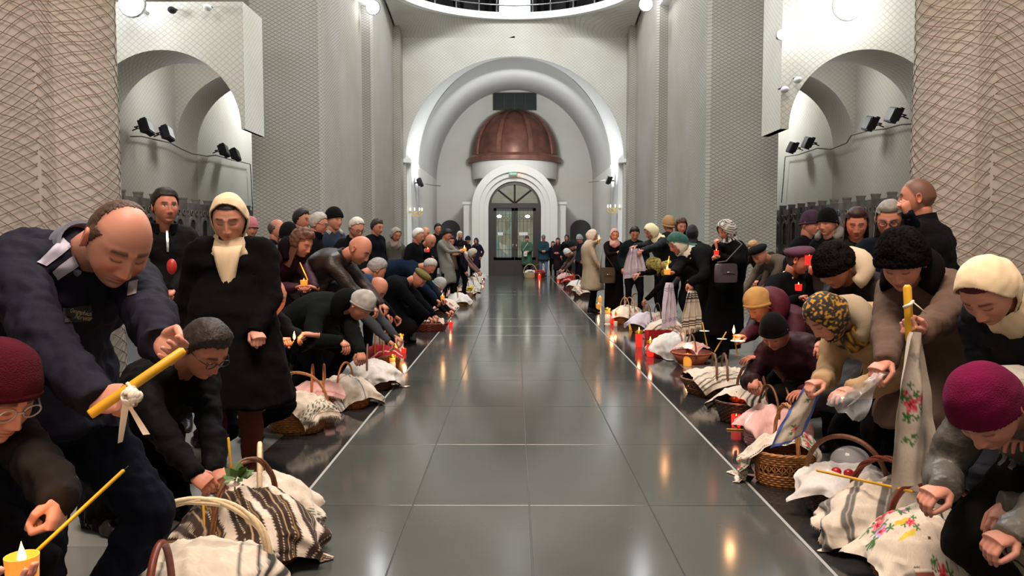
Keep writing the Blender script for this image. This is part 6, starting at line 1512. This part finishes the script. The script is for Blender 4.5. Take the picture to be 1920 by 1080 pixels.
for i, (u, v, kind, col, lab, tl) in enumerate((
    (832, 588, 'red_geo', 'brown', 'brown basket with a pink topped cake behind the low red-brown basket', 'white and red cloth over the brown basket with the pink cake'),
    (858, 574, 'white', 'tan', 'basket under a bright white cloth left of the yellow flowers', 'bright white cloth left of the yellow flowers'),
    (838, 566, 'pink', 'tan', 'basket with a pink napkin below the pale grey hat', 'pink napkin on the basket below the pale grey hat'),
    (876, 556, 'roses', 'brown', 'basket with a flowery cloth below the yellow flowers', 'flowery cloth on the basket below the yellow flowers'),
    (884, 546, 'white', 'orange', 'small basket with white cloth right of the yellow flowers', 'white cloth right of the yellow flowers'),
    (890, 536, 'blue_stripes', 'tan', 'far small basket near the left end of the basket row', 'striped cloth on the far small basket, left row'),
    (897, 527, 'white', 'brown', 'last basket of the left row before the portal', 'white cloth on the last basket of the left row'))):
    B_(lab, tl, u, v, kind, col, .1 * i, .20, .15, .16, .24, .5, .5, 1, 1, 0, .09, .3 * i, (.03, 0), 20 + i, 22, 24, 0)
fw = empty('flower_bunch', fl(881, 562)); rn = random.Random(9)
b = MB(); b.lathe([(.05, 0), (.07, .16), (.06, .16)], 12); b.build('pot', M_W['brown'], fw)
for k in range(22):
    a = rn.uniform(0, 6.28); q = .11 * math.sqrt(rn.random()); b = MB(); b.ellipsoid((q * math.cos(a), q * math.sin(a), .26 + rn.uniform(-.05, .05)), (.032, .032, .02), n=7, m=5); b.build('blossom', mat('yellow_petals', hexc('e0c21c'), .6), fw)
tag(fw, 'bunch of bright yellow flowers among the far left baskets', 'flowers')
for i, (u, v, m, lab) in enumerate(((893, 541, M_GLY, 'amber cup candle at the right of the far left flowers'), (886, 556, M_GLY, 'amber cup candle in front of the far left flowers'), (905, 530, M_GLR, 'red cup candle at the far end of the left row'), (862, 560, M_GLY, 'amber cup candle by the bright white cloth on the left'), (902, 524, M_GLR, 'red cup candle nearest the portal in the left row'), (899, 523, M_GLY, 'tall amber candle glow before the purple coat'))):
    cup(lab, fl(u, max(v, 520)), .036, .09, m, .5, fs=2.2)
for u, v, col, lab in ((994, 521, 'cream', 'white basket at the feet of the green-coat woman'), (1011, 521, 'red', 'red basket at the feet of the man in jeans')):
    bk = basket(lab, fl(u, v), 0, col, .20, .17, .2, 1.2, .3, None, 1, 1.57, 1)
    drape(bk, 'cloth in the ' + lab, 'white' if col == 'cream' else 'red', .36, .36, 0, (0, 0), .06, 16, 16, 0)
cup('red cup candle on the red basket by the door', fl(1011, 521) + Vector((0, -.25, 0)), .05, .12, M_GLR, .6, fs=2.5)

# ---- right, near to far
rb1 = basket('basket with a carved brown handle at the bottom right, under several towels', atd(1778, 3.0), .45, 'red', .25, .19, .17, 1.25, .26, 'red', 1, 0, 2, hr=.013, tw=False)
drape(rb1, 'cream towel with brown window-pane stripes at the bottom right', 'check', .50, .74, -.75, (.10, -.05), .08, nx=110, ny=130, seed=31, fr=.0, lump=.03)
drape(rb1, 'white towel embroidered with roses and a red border on the bottom right basket', 'bouquet', .28, .62, 2.8, (-.25, -.09), .13, nx=90, ny=150, seed=32, fr=0)
rb1b = basket('dark basket with a thick bent handle behind the rose embroidered towel', atd(1678, 3.45), .5, 'dark', .22, .17, .17, 1.2, .22, 'red', 1, 0, 2, hr=.012)
drape(rb1b, 'cream towel with broad grey stripes over the dark basket', 'grey_stripes', .56, .66, .5, (-.07, -.05), .08, nx=90, ny=110, seed=33, fr=.015, lump=.03)
rb2 = basket('dark basket with a brown arched handle, wrapped in clear film', fl(1584, 956), .75, 'dark', .20, .17, .16, 1.25, .22, 'brown', 1, 0, 2, hr=.013, tw=False)
drape(rb2, 'white napkin lining the film-wrapped basket', 'white', .50, .46, .2, (-.03, -.02), .02, nx=60, ny=60, seed=34, fr=0)
q = rb2[1]
b = MB(); b.ellipsoid((0, 0, 0), (.10, .08, .075), n=20, m=12); o = tag(b.build('film_wrap', mat('film', (.9, .9, .92), .06, alpha=.22, spec=.9), loc=q + Vector((.03, .02, .25))), 'dome of clear film over the food in the dark basket', 'wrapping')
for k, (dx, dy, c_) in enumerate(((-.07, -.05, 'b01c24'), (-.02, -.08, '9a1420'))):
    b = MB(); b.ellipsoid((0, 0, 0), (.026, .022, .022), n=12, m=8); tag(b.build('painted_egg', mat('egg_' + c_, hexc(c_), .3), loc=q + Vector((dx, dy, .215))), ('shiny red egg at the left in the film-wrapped basket', 'dark red egg at the right in the film-wrapped basket')[k], 'egg')
stick('long thin yellow candle lying across the front right baskets', at(1532, 882, 3.7), at(1712, 922, 3.1), .0065)
rb3 = basket('golden wicker basket with an openwork band', fl(1472, 905), .1, 'tan', .155, .135, .19, 1.15, .26, 'tan', 1, 0, 2, 'open', hr=.010)
drape(rb3, 'white towel embroidered with red roses over the openwork wicker basket', 'roses_fringe', .32, .62, 1.25, (-.12, .09), .07, nx=120, ny=170, seed=35, fr=.06)
hang(at(1532, 722, 4.05), 'towel with a blue edge and red flowers lifted by the beige-coat woman', 'blue_edge', .24, .36, yaw=.5, gather=.5, fr=0, seed=5, sway=(-.16, -.03, .06), folds=1.2, amp=.02)
rb4 = basket('pink striped box tray behind the openwork wicker basket', fl(1452, 832), .15, 'pink', .20, .14, .18, 1.06, .22, 'brown', 2, 0, 1)
drape(rb4, 'pink and white striped cloth over the box tray', 'pink', .46, .42, .1, (-.04, -.03), .05, nx=40, ny=40, seed=36, fr=0)
rb5 = basket('dark wicker basket with a shiny braided loaf', fl(1408, 788), .3, 'dark', .24, .17, .16, 1.2, .27, 'brown', 1, 0, 2, hr=.010)
drape(rb5, 'cream towel with black stripes and a bright flower beside the braided loaf', 'black_stripes', .40, .52, .5, (-.06, .06), .07, nx=50, ny=60, seed=37, fr=.02)
lf = empty('braided_loaf', rb5[1] + Vector((-.05, -.09, .20))); M_BR = mat('glazed_bread', hexc('7a3a14'), .25, noise=.3, nscale=20)
for k in range(3):
    b = MB(); b.tube([(-.13 + .26 * t, .03 * math.sin(t * 12 + k * 2.1), .022 * math.cos(t * 12 + k * 2.1)) for t in np.linspace(0, 1, 24)], [.018 + .014 * math.sin(math.pi * t) for t in np.linspace(0, 1, 24)], 8); b.build('strand', M_BR, lf)
tag(lf, 'shiny brown braided loaf in the dark wicker basket', 'bread')
cup('red plastic cup candle on the black floor strip at the right', fl(1380, 800), .034, .09, M_GLR, .35, fs=1.2)
stick('thin yellow candle lying on the floor beside the red cup candle', fl(1362, 806) + Vector((0, 0, .006)), fl(1402, 808) + Vector((0, 0, .006)), .005)
rb6 = basket('large shallow wicker tray with crossed slats, several handles', fl(1348, 738), -.15, 'brown', .27, .20, .14, 1.25, .22, 'brown', 2, 0, 2, 'open', hr=.009)
drape(rb6, 'cream cloth with dark stripes in the large wicker tray', 'black_stripes', .56, .56, .3, (0, 0), .05, nx=50, ny=50, seed=38, fr=0)
for k, (u0, v0, u1, v1, lab) in enumerate(((1326, 650, 1317, 604, 'tall yellow candle with a paper drip guard, left in the wicker tray'), (1340, 660, 1362, 622, 'leaning yellow candle with a paper drip guard in the wicker tray'))):
    cs = stick(lab, at(u0, v0, 6.9), at(u1, v1, 6.9), .006); dd = (at(u1, v1, 6.9) - at(u0, v0, 6.9)) * .62
    b = MB(); b.lathe([(.006, 0), (.045, .004), (.045, .006), (.006, .003)], 12, dd); b.build('drip_guard', M_PAPER, cs)
cup('amber glass candle on the floor beside the large wicker tray', fl(1289, 686), .045, .13, M_GLY, .9, fs=1.8)
rb7 = basket('terracotta bowl with a pink napkin and dark ribbons', fl(1296, 682), 0, 'terra', .15, .15, .13, 1.5, .2, 'brown', 1, 0, 1, 'bowl', name='terracotta_bowl')
drape(rb7, 'peach napkin standing in the terracotta bowl', 'pink', .34, .34, .8, (0, 0), .07, nx=24, ny=24, seed=39, fr=0)
rb8 = basket('basket hidden under a broad white cloth, two white candles in it', fl(1268, 668), .1, 'tan', .24, .18, .16, 1.2, .2, 'tan', 1, 0, 1)
drape(rb8, 'broad white cloth reaching the floor left of the terracotta bowl', 'white', .70, .66, .2, (-.02, -.04), .08, nx=40, ny=40, seed=40, fr=0)
stick('white candle at the left in the broad white cloth', at(1285, 640, 8.9), at(1285, 608, 8.9), .012, M_WAXW); stick('white candle at the right in the broad white cloth', at(1294, 640, 8.9), at(1294, 608, 8.9), .012, M_WAXW)
giftbag('shiny red gift bag behind the red grave candles', fl(1234, 648), .16, .20, 'a01218', .2)
cup('tall red grave candle with a dark lid nearest the aisle on the right', fl(1219, 668), .042, .15, M_GLR, .7, lid=True, fs=1.6)
cup('tall red grave candle beside the folded pink paper', fl(1198, 650), .045, .17, M_GLR, .7, lid=True, fs=1.6)
cup('golden cup candle in the middle of the right row', fl(1185, 618), .045, .10, M_GLY, .8, fs=1.6)
cup('red cup candle before the flowery basket in the right row', fl(1149, 606), .055, .18, M_GLR, .7, fs=2)
lantern('tall glowing candle jar beside the red cup candle in the right row', fl(1139, 608), .045, .28, .9, 2)
cup('small white votive cup in the right row', fl(1154, 612), .03, .08, M_GLW, .2)
for i, (u, v, kind, col, lab, tl) in enumerate((
    (1248, 640, 'black_stripes', 'brown', 'tall-handled brown basket behind the red gift bag', 'black striped towel on the tall-handled brown basket'),
    (1238, 622, 'roses', 'dark', 'dark basket with looped handles below the lilac towel', 'rose patterned towel on the dark basket below the lilac towel'),
    (1212, 622, 'lilac', 'brown', 'brown basket with a lilac cloth, middle of the right row', 'lilac cloth on the brown basket in the middle of the right row'),
    (1176, 606, 'roses', 'tan', 'round basket heaped with bread and flowery cloth', 'flowery white cloth heaped on the round basket'),
    (1192, 596, 'red_geo', 'orange', 'orange basket behind the heaped flowery cloth', 'red patterned cloth on the orange basket'),
    (1092, 556, 'roses', 'brown', 'basket left of the trench coat, nearest the aisle', 'flower patterned cloth left of the trench coat'),
    (1082, 545, 'white', 'tan', 'basket with white cloth in front of the white knit hat', 'white cloth in front of the white knit hat'),
    (1070, 536, 'red', 'brown', 'basket with red cloth in the far right row', 'red cloth on a basket in the far right row'),
    (1060, 528, 'pink', 'tan', 'far basket with a pink cloth in the right row', 'pink cloth on the far basket of the right row'))):
    B_(lab, tl, u, v, kind, col, .1 * i, .21, .16, .17, .26, .52, .5, 1, 1 + (i % 2), 0, .09, .3 * i, (-.03, 0), 50 + i, 26, 28, 0)
for i, (u, v, m, lab) in enumerate(((1125, 566, M_GLY, 'orange candle lantern beside the trench coat'), (1122, 580, M_GLY, 'low amber candle at the trench coat woman\'s feet'), (1079, 538, M_GLY, 'amber candle in front of the white knit hat'), (1047, 524, M_GLR, 'red candle at the end of the right row near the portal'), (1074, 520, M_GLR, 'red candle glow by the white knit hat'), (1083, 548, M_GLY, 'amber candle left of the trench coat'))):
    cup(lab, fl(u, v), .042, .11, m, .6, fs=2.2)
# patches on the navy jacket
B = REG['jacket_man']; M_REF = mat('reflective_grey', hexc('a9a4b4'), .6); M_PATCH = mat('black_patch', (.012, .012, .012), .6); M_EMB = mat('cream_embroidery', hexc('c9b48a'), .7)
decal(B, ((117, 447), (136, 462), (86, 500), (68, 493)), 'shoulder_stripe', M_REF, label='light grey shoulder stripe'); decal(B, ((140, 477), (149, 497), (108, 524), (97, 509)), 'shoulder_stripe', M_REF, label='light grey shoulder stripe')
decal(B, ((116, 578), (170, 572), (172, 600), (120, 606)), 'chest_patch', M_PATCH, off=.003)
def sewn_text(B, txt, quad, name, m):
    cu = bpy.data.curves.new('t', 'FONT'); cu.body = txt; cu.shear = .3; cu.resolution_u = 3; o = bpy.data.objects.new('t', cu); COL.objects.link(o)
    me = bpy.data.meshes.new_from_object(o.evaluated_get(bpy.context.evaluated_depsgraph_get())); V = np.array([v.co[:2] for v in me.vertices]); Fc = [tuple(p.vertices) for p in me.polygons]
    bpy.data.objects.remove(o, do_unlink=True); lo, hi = V.min(0), V.max(0); T = (V - lo) / (hi - lo)
    bm_ = B.body.data; bv = BVHTree.FromPolygons([B.origin + v.co for v in bm_.vertices], [tuple(q.vertices) for q in bm_.polygons]); P = []
    for a, c in T:
        b = 1 - c; q = [(quad[0][i] * (1 - a) + quad[1][i] * a) * (1 - b) + (quad[3][i] * (1 - a) + quad[2][i] * a) * b for i in (0, 1)]
        O = Vector((0, 0, CAM_Z)); h = bv.ray_cast(O, (at(q[0], q[1], 1) - O).normalized())
        if h[0] is None: print('TEXT MISS'); return
        P.append(h[0] + h[1] * .007)
    mb = MB(); mb.add(P, Fc); part(B, mb, name, m, parent=B.body)
sewn_text(B, 'Geographical', ((131, 576), (170, 584), (168, 594), (129, 586)), 'embroidered_lettering', M_EMB)
sewn_text(B, 'Norway', ((140, 587), (171, 592), (169, 602), (138, 597)), 'embroidered_lettering', M_EMB)
decal(REG['young_man'], ((311, 432), (315, 432), (317, 472), (313, 472)), 'zip', M_STEEL, 2, 6)
decal(B, ((242, 530), (260, 526), (256, 552), (240, 556)), 'arm_badge', mat('badge', hexc('7a6a62'), .7))
